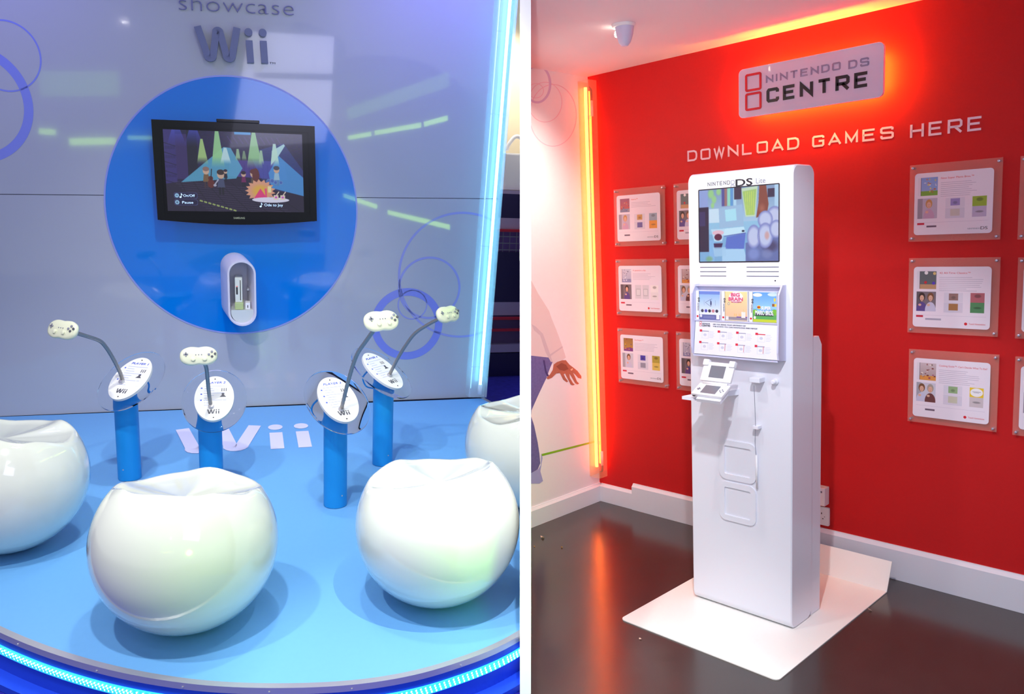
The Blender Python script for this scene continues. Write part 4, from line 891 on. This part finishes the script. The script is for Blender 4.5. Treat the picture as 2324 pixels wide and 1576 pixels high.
def poster(x, z, key, label, first={}):
    M_ = wallM(x, z, 0)
    t = thing('game_poster', label, 'poster', R, M_, 'acrylic game posters on the red wall')
    mb = MB(); mb.box(0, PWd, 0, PHt, .016, .021, 0); obj('acrylic_plate', mb, acryl_poster, t)
    v = PV[key]; cw_, ch_ = PWd*.855, PHt*.80; cx_, cy_ = PWd*.062, PHt*.085
    if key not in first: 
        m2 = MB(); m2.prism(rrect(0, cw_, 0, ch_, .013, 5), 0, .0006); first[key] = (m2.mesh('card'), poster_art(v).material('poster_print_%d' % key, cw_, ch_, rough=.5, coat=0))
        first[key][0].materials.append(first[key][1]); first[('t', key)] = text_fit(v['title'], 0, 1, 0, 1)
    obj('printed_card', first[key][0], None, t, M=T(cx_, cy_, .0215))
    n = len(v['title']); tw = min(.17, .0052*n); obj('title_text', first[('t', key)], print_red, t, M=T(cx_+cw_*.345, cy_+ch_*.885, .0215) @ Matrix.Diagonal((tw, .0072, .8, 1)))
    if v['logo'] == 'DS': obj('corner_logo', text_fit('NINTENDO', cx_+cw_*.70, cx_+cw_*.855, cy_+ch_*.068, .005), ltgrey, t, M=T(0, 0, .0215)); obj('corner_logo', text_fit('DS', cx_+cw_*.86, cx_+cw_*.945, cy_+ch_*.06, .0115), dark, t, M=T(0, 0, .0215))
    else: obj('corner_logo', text_fit('Touch! Generations', cx_+cw_*.74, cx_+cw_*.945, cy_+ch_*.068, .0062), print_red, t, M=T(0, 0, .0215)); obj('corner_logo', MB().lathe([(.0055, 0), (.0055, .0006)], 18, T(cx_+cw_*.70, cy_+ch_*.078, 0)), print_red, t, M=T(0, 0, .0218))
    for a in (.012, PWd-.012):
        for b in (.012, PHt-.012): obj('screw_cap', MB().lathe([(.0058, .0005), (.0058, .024), (.0045, .0275), (.002, .0285)], 14, T(a, b, 0)), cap_m, t, smooth=True)
    return t
poster(.1725, 1.4325, 1, 'acrylic poster nearest the orange neon, top of the left column')
poster(.1725, 1.0680, 2, 'acrylic poster in the left column, middle row by the orange neon')
poster(.1735, .7025, 3, 'acrylic poster in the left column, bottom row by the orange neon')
poster(.5480, 1.4325, 5, 'acrylic poster half hidden behind the kiosk, top row')
poster(.5480, 1.0680, 6, 'acrylic poster half hidden behind the kiosk, middle row')
poster(.5490, .7025, 2, 'acrylic poster half hidden behind the kiosk, bottom row')
poster(1.660, 1.4180, 4, 'acrylic poster right of the kiosk, top row, with sky-blue and green cover')
poster(1.6640, 1.0560, 5, 'acrylic poster right of the kiosk, middle row, with grey playing-card cover')
poster(1.6720, .6920, 6, 'acrylic poster right of the kiosk, bottom row, about cooking')
poster(2.0390, 1.4160, 2, 'acrylic poster cut by the right picture edge, top row')
poster(2.0440, 1.0540, 3, 'acrylic poster cut by the right picture edge, middle row')
poster(2.0480, .6900, 1, 'acrylic poster cut by the right picture edge, bottom row')

# kiosk
KX0, KX1, KY0, KY1, KZ = 1.103, 1.532, -.720, -.560, 1.713
kk = thing('demo_kiosk', 'tall white kiosk with a screen, standing on a white base plate', 'kiosk', R, T(0, 0, 0))
pr = rrect(KY0, KY1, .0045, KZ, .035, 8); n = len(pr); mb = MB(); bv = .004
for x, k in ((KX0, bv), (KX0+bv, 0), (KX1-bv, 0), (KX1, bv)):
    q_ = rrect(KY0+k, KY1-k, .0045+k, KZ-k, .035-k*.5, 8); mb.v += [(x, y, z) for y, z in q_]
mb.f = [(a*n+i, a*n+(i+1) % n, (a+1)*n+(i+1) % n, (a+1)*n+i) for a in range(3) for i in range(n)]+[tuple(range(n))[::-1], tuple(range(3*n, 4*n))]
obj('body', mb, kiosk_white, kk, smooth=True)
mb = MB(); pz = [(KY1+.001, .006), (KY1+.075, .006), (KY1+.075, 1.055), (KY1+.05, 1.09), (KY1+.001, 1.09)]
mb.add([(KX0+.02, y, z) for y, z in pz]+[(KX1-.004, y, z) for y, z in pz], [(0, 1, 2, 3, 4), (9, 8, 7, 6, 5)]+[(i, (i+1) % 5, 5+(i+1) % 5, 5+i) for i in range(5)])
obj('rear_housing', mb, kiosk_white, kk)
# base plate folded up at the wall
bx0, bx1, by0, by1 = .994, 1.660, -1.062, -.165
mb = MB(); P_ = rrect(bx0, bx1, by0, by1+.3, .022, 6); P_ = [(x, min(y, by1)) for x, y in P_]; mb.prism(P_, .0005, .0042); obj('base_plate', mb, base_white, kk)
up = [(by1-.002, .0006), (by1+.002, .0006), (by1+.050, .116), (by1+.046, .118)]
mb = MB(); mb.add([(bx0, y, z) for y, z in up]+[(bx1, y, z) for y, z in up], [(0, 1, 2, 3), (7, 6, 5, 4)]+[(i, (i+1) % 4, 4+(i+1) % 4, 4+i) for i in range(4)]); obj('base_upstand', mb, base_white, kk)
KM = wallM(0, 0, KY0)
A = Art(420, 350, (120, 170, 215))
A.grad(0, 0, 1, .55, (120, 150, 190), (170, 205, 235)); A.rect(0, 0, .12, .3, (140, 160, 215))
for x, y, rx, ry in ((.16, .06, .05, .08), (.2, .14, .04, .07), (.26, .04, .04, .06), (.34, .03, .03, .06), (.18, .22, .03, .05)): A.ell(x, y, rx, ry, (150, 205, 130), .9, .5)
for x, c in ((.30, (80, 80, 150)), (.335, (150, 110, 110)), (.375, (140, 210, 190)), (.41, (90, 150, 210)), (.45, (170, 210, 235))): A.rect(x, 0, x+.035, .24, c)
A.rect(.46, .0, .55, .16, (60, 44, 70)); A.poly([(.55, .02), (.75, 0), (.72, .40), (.60, .40)], (190, 215, 190)); A.poly([(.565, .06), (.735, .04), (.71, .38), (.61, .38)], (150, 190, 90), .8)
for i in range(5): A.line(.6+i*.025, .07, .61+i*.022, .37, .006, (230, 235, 90), .7)
A.poly([(.77, 0), (.85, 0), (.88, .25), (.86, .38), (.73, .42), (.76, .22)], (130, 66, 52)); A.ell(.80, .3, .05, .08, (180, 110, 90), .6, .8); A.rect(.87, .05, .95, .16, (50, 36, 70)); A.rect(.95, 0, 1, .3, (170, 205, 235))
A.rect(0, .24, .125, .86, (40, 30, 62)); A.rect(0, .3, .08, .5, (70, 70, 150), .4); A.rect(.13, .27, .29, .46, (195, 220, 240))
A.rect(.13, .46, 1, .62, (140, 190, 225)); A.poly([(.26, .27), (.56, .23), (.58, .52), (.27, .54)], (150, 185, 220)); A.poly([(.34, .29), (.48, .28), (.49, .44), (.35, .45)], (165, 220, 240)); A.poly([(.27, .55), (.58, .53), (.60, .61), (.33, .645), (.3, .62)], (190, 225, 245)); A.rect(.555, .578, .585, .60, (20, 16, 50)); A.line(.33, .65, .6, .615, .006, (60, 60, 150))
A.poly([(.36, .66), (.6, .62), (.58, .83), (.34, .82)], (84, 110, 200)); A.poly([(.3, .83), (.58, .83), (.62, 1), (.3, 1)], (165, 205, 240)); A.rect(.13, .7, .2, 1, (130, 180, 230)); 
A.poly([(.155, .55), (.34, .55), (.30, .72), (.2, .72)], (180, 215, 240)); A.ell(.25, .60, .075, .035, (220, 180, 200)); A.ell(.25, .66, .05, .045, (90, 20, 60)); A.poly([(.19, .745), (.31, .745), (.29, .82), (.2, .82)], (60, 30, 80)); A.poly([(.18, .8), (.35, .8), (.35, .92), (.2, .93)], (160, 200, 235), .8); A.ell(.13, .96, .06, .05, (120, 170, 120), .8, .6)
A.poly([(.6, .75), (1, .68), (1, 1), (.6, 1)], (96, 110, 170)); A.ell(.9, .8, .12, .1, (60, 50, 90), .8, .6)
for x, y, rx, ry in ((.95, .42, .10, .14), (.84, .45, .09, .12), (.70, .67, .085, .16), (.84, .66, .095, .17), (.97, .58, .08, .12)): A.ell(x, y, rx*1.04, ry*1.04, (110, 120, 190), 1, .1); A.ell(x, y, rx, ry, (186, 196, 232), 1, .35)
A.ell(.86, .66, .035, .07, (200, 150, 150), .8, .5); A.line(.76, .58, .78, .8, .006, (110, 110, 170)); A.ell(.70, .9, .09, .1, (130, 150, 215), .7, .5); A.ell(.86, .9, .08, .08, (130, 140, 190), .6, .5)
sx0_, sx1_, sz0_, sz1_ = 1.154, 1.4803, 1.379, 1.6485
obj('screen_surround', rframe(sx0_-.003, sx1_+.003, sz0_-.003, sz1_+.003, .004, .004, .0002, .002), dark, kk, M=KM)
A.blur(5); obj('screen', MB().box(0, sx1_-sx0_, 0, sz1_-sz0_, 0, .001), A.material('kitchen_table_picture', sx1_-sx0_, sz1_-sz0_, emit=1.0, rough=.2), kk, M=KM @ T(sx0_, sz0_, .0003))
def kp(p): q = R.on(p, 1, KY0); return q[0], q[2]
def kline(name, pa, pb, th, m_, z1=.0012):
    a, b = kp(pa), kp(pb); mb = MB(); stroke(mb, [a, b], th, .0002, z1); return obj(name, mb, m_, kk, M=KM)
for i in range(3):
    za = 1.357-i*.0165
    for xa_, xb_ in ((1.155, 1.268), (1.353, 1.480)): obj('speaker_slot', MB().box(xa_, xb_, za, za+.0022, .0002, .0010), mat('slot_grey', s2l(70, 72, 96), .5), kk, M=KM)
obj('screw', MB().lathe([(.003, .0002), (.002, .0012)], 10, T(1.466, 1.309, 0)), dark, kk, M=KM)
a = kp((1607, 418)); b = kp((1669, 411)); tt_ = kp((1607, 409))
square_text('NINTEND', 1.192, 1.288, 1.662, .0150, .0018, .0002, .0012, None, None, per=False)
obj('logo_lettering', square_text('NINTEND', 1.192, 1.286, 1.6615, .0145, .0018, .0002, .0012, per=False), grey_print, kk, M=KM)
obj('logo_square', rframe(1.290, 1.305, 1.6610, 1.6755, .003, .0018, .0002, .0012), ltgrey, kk, M=KM)
obj('logo_square', rframe(1.290, 1.305, 1.6435+.0006, 1.6590, .003, .0018, .0002, .0012), ltgrey, kk, M=KM)
obj('logo_lettering', text_fit('DS', 1.310, 1.378, 1.6525, .0260, bold=.012), dark, kk, M=KM @ T(0, 0, .0008))
obj('logo_lettering', text_fit('Lite', 1.392, 1.428, 1.6565, .0200, bold=-.01), ltgrey, kk, M=KM @ T(0, 0, .0008))
# display tray
tx0, tx1, tz0, tz1 = 1.147, 1.506, 1.026, 1.292
tray_m = mat('tray_lilac_white', s2l(206, 208, 236), .3, coat=.4)
obj('tray_back', MB().box(tx0, tx1, tz0, tz1, .0005, .006), tray_m, kk, M=KM)
for x in (tx0-.002, tx1-.004):
    mb = MB(); p = [(0.0005, tz0-.004), (.050, tz0+.004), (.056, tz0+.03), (.050, tz1-.03), (.026, tz1+.003), (.0005, tz1+.003)]
    mb.add([(x, y, z) for z, y in p]+[(x+.006, y, z) for z, y in p], [tuple(range(6)), tuple(range(11, 5, -1))]+[(i, (i+1) % 6, 6+(i+1) % 6, 6+i) for i in range(6)]); obj('tray_side', mb, tray_m, kk, M=KM)
obj('tray_top', MB().box(tx0+.004, tx1-.004, tz1-.004, tz1, .001, .026), tray_m, kk, M=KM)
obj('tray_lip', MB().box(tx0+.004, tx1-.004, tz0-.004, tz0+.002, .001, .050), tray_m, kk, M=KM)
obj('tray_ledge', MB().box(tx0+.004, tx1-.004, 1.156, 1.160, .006, .036), tray_m, kk, M=KM)
# instruction panel, sloping
IW, IH = tx1-tx0-.012, .150
A = Art(700, 310, (236, 238, 250))
for j in range(2):
    for i in range(4):
        x = .06+i*.225; y = .30+j*.34; A.rect(x, y-.02, x+.03, y+.045, (215, 30, 60)); A.rect(x+.03, y+.01, x+.115, y+.235, (214, 216, 228)); A.rect(x+.035, y+.02, x+.11, y+.225, (236, 238, 246)); A.rect(x+.03, y+.01, x+.115, y+.035, (160, 164, 186) if not (i == 3 and j == 0) else (210, 40, 60))
        A.ell(x+.07, y+.13, .02, .04, (190, 194, 214), .8)
        if j == 1 and i > 0: A.line(x+.1, y+.02, x+.1, y+.21, .006, (190, 60, 80), .7)
        for k in range(5): A.rect(x+.125, y+.03+k*.04, x+.125+.05+.012*(k % 2), y+.042+k*.04, (200, 204, 222))
a_ = math.atan2(.020, IH-.012)
IM = plane_m((tx0+.006, KY0-.046, tz0+.004), (1, 0, 0), (0, .0155, IH-.02))
obj('instruction_panel', MB().box(0, IW, 0, IH-.02, 0, .0015), A.material('instruction_print', IW, IH-.02, rough=.3), kk, M=IM)
obj('panel_text', text_fit('DID YOU BRING YOUR NINTENDO DS?', .078, .215, IH-.036, .0042), ltgrey, kk, M=IM @ T(0, 0, .0022)); obj('panel_text', text_fit('THIS IS HOW YOU CAN DOWNLOAD FREE DEMOS!', .078, .262, IH-.044, .0042), ltgrey, kk, M=IM @ T(0, 0, .0022))
obj('panel_text', text_fit('CENTRE', .030, .066, IH-.044, .0070), grey_print, kk, M=IM @ T(0, 0, .0022)); obj('panel_text', text_fit('NINTENDO DS', .030, .064, IH-.035, .0040), ltgrey, kk, M=IM @ T(0, 0, .0022))
for k in (0, 1): obj('panel_square', rframe(.018, .0275, IH-.044+.0095*k, IH-.0355+.0095*k, .002, .0013, .0016, .0022), print_red, kk, M=IM)
# embossed squares
sqm = kiosk_white
for (cx_, cz_) in ((1.3125, .6178), (1.3115, .4525)):
    fr_ = rframe(cx_-.078, cx_+.078, cz_-.078, cz_+.078, .028, .022, .0002, .0055); f2 = rframe(cx_-.0775, cx_+.0775, cz_-.0775, cz_+.0775, .028, .0215, .0056, .0062)
    obj('embossed_square', fr_, sqm, kk, M=KM, smooth=True)
# small fittings
q = kp((1725, 862)); obj('stylus_holder', MB().box(q[0]-.020, q[0]+.020, q[1]-.006, q[1]+.012, .0005, .040, .002), kiosk_white, kk, M=KM)
q = kp((1761, 866)); obj('round_knob', MB().lathe([(.012, .0005), (.012, .006), (.008, .010), (.009, .022), (.006, .026)], 20, T(q[0], q[1], 0)), kiosk_white, kk, M=KM, smooth=True)
cordm = mat('thin_grey_cord', s2l(130, 132, 150), .5)
q1 = kp((1722, 872)); q2 = kp((1722, 968)); q3 = kp((1719, 1032)); q4 = kp((1720, 1108))
sty = thing('stylus_on_cord', 'thin white stylus hanging on a grey cord at the kiosk front', 'stylus', R, T(0, 0, 0))
obj('cord', MB().tube([KM @ Vector((q1[0], q1[1], .034)), KM @ Vector((q2[0], q2[1], .022)), KM @ Vector(((q2[0]+q3[0])/2-.004, (q2[1]+q3[1])/2, .016)), KM @ Vector((q3[0], q3[1], .010))], .0010, 6), cordm, sty)
obj('pen', MB().tube([KM @ Vector((q3[0], q3[1], .008)), KM @ Vector((q4[0], q4[1], .006))], .0042, 10), white, sty, smooth='all')
obj('clip', MB().box(q2[0]-.012, q2[0]+.012, q2[1]-.006, q2[1]+.006, .0005, .028, .001), kiosk_white, kk, M=KM)
# bracket arm for handheld
arm_s = KM @ Vector((1.292, .838, 0))
mb = MB(); az = R.on((1690, 884), 1, KY0)[2]
lo_ = [(1.190, .185), (1.240, .185), (1.318, .0005), (1.262, .0005)]
mb.add([(x, az-.024, w) for x, w in lo_]+[(x, az-.006+(.004 if i > 1 else -.006), w) for i, (x, w) in enumerate(lo_)], [(0, 1, 2, 3), (7, 6, 5, 4)]+[(i, (i+1) % 4, 4+(i+1) % 4, 4+i) for i in range(4)])
obj('bracket_arm', mb, kiosk_white, kk, M=KM)
# handheld console
hb = R.on((1623, 872), 1, KY0-.14)
hu = Vector((1, .06, -.0)).normalized(); 
hh0 = thing('handheld_console', 'white folding handheld console open on the bracket of the kiosk', 'handheld console', R, T(hb[0], hb[1], hb[2]))
hw = .064
slope = math.radians(27)
Bm = plane_m((0, 0, 0), (1, 0, 0), (0, math.cos(slope), math.sin(slope)))      # lower half: local y runs back to the hinge
Bm = Bm @ T(0, -.074, -.006)
lo = obj('lower_half', MB().box(-hw, hw, .006, .074, -.006, .006, .003), offwhite if False else white, hh0, M=Bm, smooth=True)
obj('lower_screen', MB().box(-.031, .031, .016, .062, .0062, .0070), mat('grey_lcd', s2l(120, 124, 134), .15, coat=.5), lo)
mb = MB(); mb.box(-.054, -.040, .034, .038, .006, .0078); mb.box(-.049, -.045, .029, .043, .006, .0078); obj('direction_pad', mb, ltgrey, lo)
for x, y in ((.047, .044), (.047, .030), (.040, .037), (.054, .037)): obj('round_button', MB().lathe([(.0028, .006), (.0025, .0078)], 10, T(x, y, 0)), ltgrey, lo)
obj('side_port', MB().box(-.055, -.044, -.0004, .0008, -.002, .002), dark, lo)
ls = math.radians(62)
Lm = plane_m((0, 0, .004), (1, 0, 0), (0, math.cos(ls), math.sin(ls))) @ T(0, .004, 0)
up_ = obj('upper_half', MB().box(-hw, hw, 0, .074, -.005, .005, .003), white, hh0, M=Lm, smooth=True)
obj('upper_screen', MB().box(-.031, .031, .014, .060, .0052, .0060), MATS['grey_lcd'], up_)
for x in (-.054, .054): obj('corner_clip', MB().box(x-.012, x+.012, .058, .082, -.008, .012, .004), white, up_, smooth=True)
obj('hinge', MB().tube([(-.05, 0, 0), (.05, 0, 0)], .006, 14), white, hh0, smooth='all')
# cradle under it
obj('cradle', MB().box(-.04, .06, -.006, .05, -.020, -.0066), kiosk_white, hh0, M=Bm)

# game cases in the tray
def case(px, label, art, wid, texts):
    a = R.on(px, 1, KY0-.03); t = thing('game_case', label, 'game case', R, wallM(a[0], 1.1602, KY0-.0066), 'game cases in the kiosk tray')
    h_ = .110
    obj('box', MB().box(0, wid, 0, h_, 0, .018, .001), mat('case_spine_white', s2l(240, 240, 244), .4), t)
    obj('cover', MB().box(0, wid-.0165, .001, h_-.001, 0, .0006), art.material('case_cover', wid-.0165, h_, rough=.3), t, M=T(.0155, 0, .0182))
    obj('spine_fold', MB().box(.0142, .0152, 0, h_, .0182, .0186), dark, t)
    obj('spine_text', text_fit('DS', 0, .016, 0, .0075, bold=.01), dark, t, M=T(.0105, h_-.026, .0185) @ Matrix.Rotation(-PI/2, 4, 'Z'))
    obj('spine_text', text_fit('NINTENDO', 0, .03, 0, .0035), ltgrey, t, M=T(.0085, h_-.046, .0185) @ Matrix.Rotation(-PI/2, 4, 'Z'))
    obj('spine_mark', MB().lathe([(.004, 0), (.004, .0004)], 14, T(.0073, .012, .0183)), print_red, t)
    for (s, u0, u1, v, hh, m_, kw) in texts: obj('cover_text', text_fit(s, u0, u1, v, hh, **kw), m_, t, M=T(.0155, 0, .0196))
    return t
A1 = Art(240, 300, (200, 220, 240)); A1.grad(0, 0, 1, .12, (110, 140, 220), (110, 140, 215)); A1.grad(0, .12, 1, .82, (150, 190, 235), (235, 242, 250)); A1.rect(0, .82, 1, 1, (96, 104, 160))
A1.line(.3, .40, .62, .27, .012, (50, 60, 110)); A1.line(.3, .40, .56, .54, .012, (50, 60, 110)); A1.line(.54, .3, .58, .54, .012, (50, 60, 110)); A1.ell(.57, .42, .035, .09, (50, 60, 110)); A1.line(.24, .32, .24, .5, .008, (80, 90, 130)); A1.line(.78, .32, .78, .5, .008, (80, 90, 130))
for i, c in enumerate(((70, 70, 90), (80, 80, 180), (50, 50, 60), (200, 130, 140), (60, 60, 80))): A1.ell(.15+i*.175, .69, .07, .056, c)
A1.rect(.2, .86, .75, .95, (120, 126, 176)); A1.rect(.82, .82, .97, .97, (236, 236, 240)); A1.ell(.08, .87, .06, .05, (230, 230, 235))
A2 = Art(240, 300, (245, 220, 170)); A2.grad(0, 0, 1, .85, (244, 226, 160), (240, 196, 160)); A2.rect(0, .86, 1, .97, (150, 140, 150)); A2.rect(.52, .84, 1, .88, (120, 90, 160)); A2.ell(.5, .2, .32, .19, (250, 246, 250)); A2.ell(.17, .42, .05, .045, (120, 120, 140)); A2.ell(.17, .42, .035, .03, (245, 225, 180))
for x in (.4, .48, .62, .70): A2.poly([(x, .82), (x+.03, .72), (x+.06, .82)], (236, 190, 110))
A2.rect(.74, .68, .92, .88, (236, 236, 226)); A2.line(.84, .6, .86, .7, .01, (200, 210, 90)); A2.rect(.02, .84, .16, .96, (225, 225, 225))
A3 = Art(240, 300, (120, 180, 235)); A3.grad(0, 0, 1, .55, (96, 160, 230), (150, 205, 245)); A3.ell(.2, .1, .2, .06, (240, 245, 250)); A3.ell(.85, .08, .22, .06, (200, 225, 245)); A3.rect(0, .66, 1, .92, (90, 170, 90)); A3.rect(0, .90, 1, 1, (190, 205, 50)); A3.ell(.1, .66, .12, .08, (120, 190, 60)); A3.ell(.92, .66, .14, .1, (120, 190, 60)); A3.rect(.82, .38, .92, .47, (150, 90, 50)); A3.rect(.92, .38, 1, .47, (240, 210, 60)); A3.ell(.93, .25, .04, .06, (240, 210, 60)); A3.ell(.26, .505, .075, .06, (246, 214, 40)); A3.poly([(.1, .7), (.9, .7), (.86, .79), (.1, .79)], (40, 50, 60))
A3.ell(.08, .85, .05, .05, (230, 230, 230))
wt = mat('white_print', s2l(245, 245, 250), .5); pk = mat('pink_print', s2l(226, 90, 130), .5)
case((1578, 722), 'pale blue case with an eye drawing, leftmost of the kiosk cases', A1, .1068, [])
case((1636, 726), 'peach case with pink lettering, middle of the kiosk cases', A2, .1078, [('BIG', .026, .062, .092, .013, pk, dict(bold=.02)), ('BRAIN', .016, .074, .076, .013, pk, dict(bold=.02)), ('ACADEMY', .026, .070, .069, .0048, pk, {})])
case((1698.6, 730), 'bright blue-sky case with bold white lettering, rightmost of the kiosk cases', A3, .1085, [('SUPER', .034, .071, .046, .0125, wt, dict(bold=.02)), ('MARIO BROS.', .010, .082, .027, .0165, wt, dict(bold=.02)), ('NEW', .018, .030, .052, .006, print_red, {})])

# sockets on the red wall beside the kiosk
so = thing('wall_socket', 'white double power socket low on the red wall behind the kiosk', 'socket', R, wallM(0, 0))
a = R.on((1881, 1160), 1, -.012); b = R.on((1881, 1196), 1, -.012)
mb = MB(); mb.prism(rrect(a[0]-.146, a[0], b[2], b[2]+.084, .005, 4), .0005, .010); obj('faceplate', mb, white, so, smooth=True)
for dx, dz_, w_, h_ in ((-.034, .054, .0035, .008), (-.044, .030, .006, .0035), (-.028, .030, .006, .0035), (-.020, .040, .003, .003)): obj('pin_hole', MB().box(a[0]+dx-w_/2, a[0]+dx+w_/2, b[2]+dz_-h_/2, b[2]+dz_+h_/2, .0101, .0106), dark, so)
sw = thing('wall_switch_box', 'deep white switch box on the red wall above the socket', 'switch box', R, wallM(0, 0))
a = R.on((1872, 1110), 1, -.045); b = R.on((1868, 1150), 1, -.045)
obj('box', MB().box(a[0]-.10, a[0], b[2], a[2], .0005, .045, .004), white, sw); obj('switch_plate', MB().box(a[0]-.09, a[0]-.012, a[2]-.022, a[2]-.014, .0451, .047), ltgrey, sw)

# litter on the floor
def scrap(px, s, label, m_, seed):
    q = R.on(px, 2, 0); r = random.Random(seed); b = MB(); z = .0006
    pts = [(s*r.uniform(.7, 1.2)*math.cos(a), s*r.uniform(.4, .8)*math.sin(a)) for a in (0, 1, 2, 3.1, 4.2, 5.2)]; n = len(pts)
    hs_ = [r.uniform(0, s*.8) for _ in pts]
    b.add([(x, y, z+h) for (x, y), h in zip(pts, hs_)]+[(x*.9, y*.9, z+h+.0012) for (x, y), h in zip(pts, hs_)]+[(0, 0, z), (0, 0, z+.002)], [(i, (i+1) % n, 2*n) for i in range(n)]+[(n+i, n+(i+1) % n, 2*n+1) for i in range(n)]+[(i, (i+1) % n, n+(i+1) % n, n+i) for i in range(n)])
    o = obj('paper_scrap', b, m_, None, R, T(q[0], q[1], 0)); tag(o, label, 'litter'); return o
tan = mat('tan_paper', s2l(214, 180, 160), .7); yl = mat('yellow_scrap', s2l(226, 160, 40), .6)
scrap((1231, 1222), .014, 'crumpled tan paper scrap on the dark floor near the white wall', tan, 1)
scrap((1213, 1242), .004, 'tiny yellow crumb on the dark floor beside the partition', yl, 2)
scrap((1275, 1244), .007, 'small yellow scrap on the dark floor left of the neon reflection', yl, 3)
scrap((1975, 1387), .008, 'small pale scrap on the dark floor right of the base plate', tan, 4)
scrap((1453, 1452), .006, 'tiny pale crumb on the dark floor below the base plate corner', tan, 6)

# =============================================================== trim everything at the partition
pc_ = CAMR; nrmL = None
def cam_plane(x0):   # plane through the slab face; returns point, normal (pointing to camera right) in world
    p = camw([x0, 0, 2.]); dirv = RC @ np.array([dr, 0, 1.]); upv = RC @ np.array([0, 1., 0]); nn = np.cross(upv, dirv); nn = nn/np.linalg.norm(nn)
    if nn @ RC[:, 0] < 0: nn = -nn
    return Vector(p), Vector(nn)
pL, nL = cam_plane(xl-.0006); pR, nR = cam_plane(xr+.0006)
def wm(o):
    M_ = o.matrix_local.copy() if o.parent else o.matrix_world.copy()
    if o.parent: return wm(o.parent) @ M_
    return M_
SKIP = {'wall_middle'}
for o in list(COL.objects):
    if o.type != 'MESH' or o.name.split('.')[0] in SKIP: continue
    ar = SETOF.get(o.name)
    if ar is None: continue
    p, nn = (pL, nL) if ar is L else (pR, -nR)
    M_ = wm(o); co = np.array([v.co[:] for v in o.data.vertices]); Mn = np.array(M_); cw_ = co @ Mn[:3, :3].T+Mn[:3, 3]
    dd = (cw_-np.array(p)) @ np.array(nn)
    if dd.max() <= 1e-5: continue
    if dd.min() >= -1e-4: bpy.data.objects.remove(o); continue
    me = o.data.copy(); Mi = M_.inverted(); lp = Mi @ p; ln = (M_.to_3x3().transposed() @ nn)
    b = bmesh.new(); b.from_mesh(me); r = bmesh.ops.bisect_plane(b, geom=b.verts[:]+b.edges[:]+b.faces[:], plane_co=lp, plane_no=ln, clear_outer=True)
    ed = [e for e in r['geom_cut'] if isinstance(e, bmesh.types.BMEdge)]
    try: bmesh.ops.holes_fill(b, edges=ed, sides=0)
    except Exception: pass
    b.to_mesh(me); b.free(); o.data = me
for o in list(COL.objects):
    if o.type == 'EMPTY' and not o.children: bpy.data.objects.remove(o)
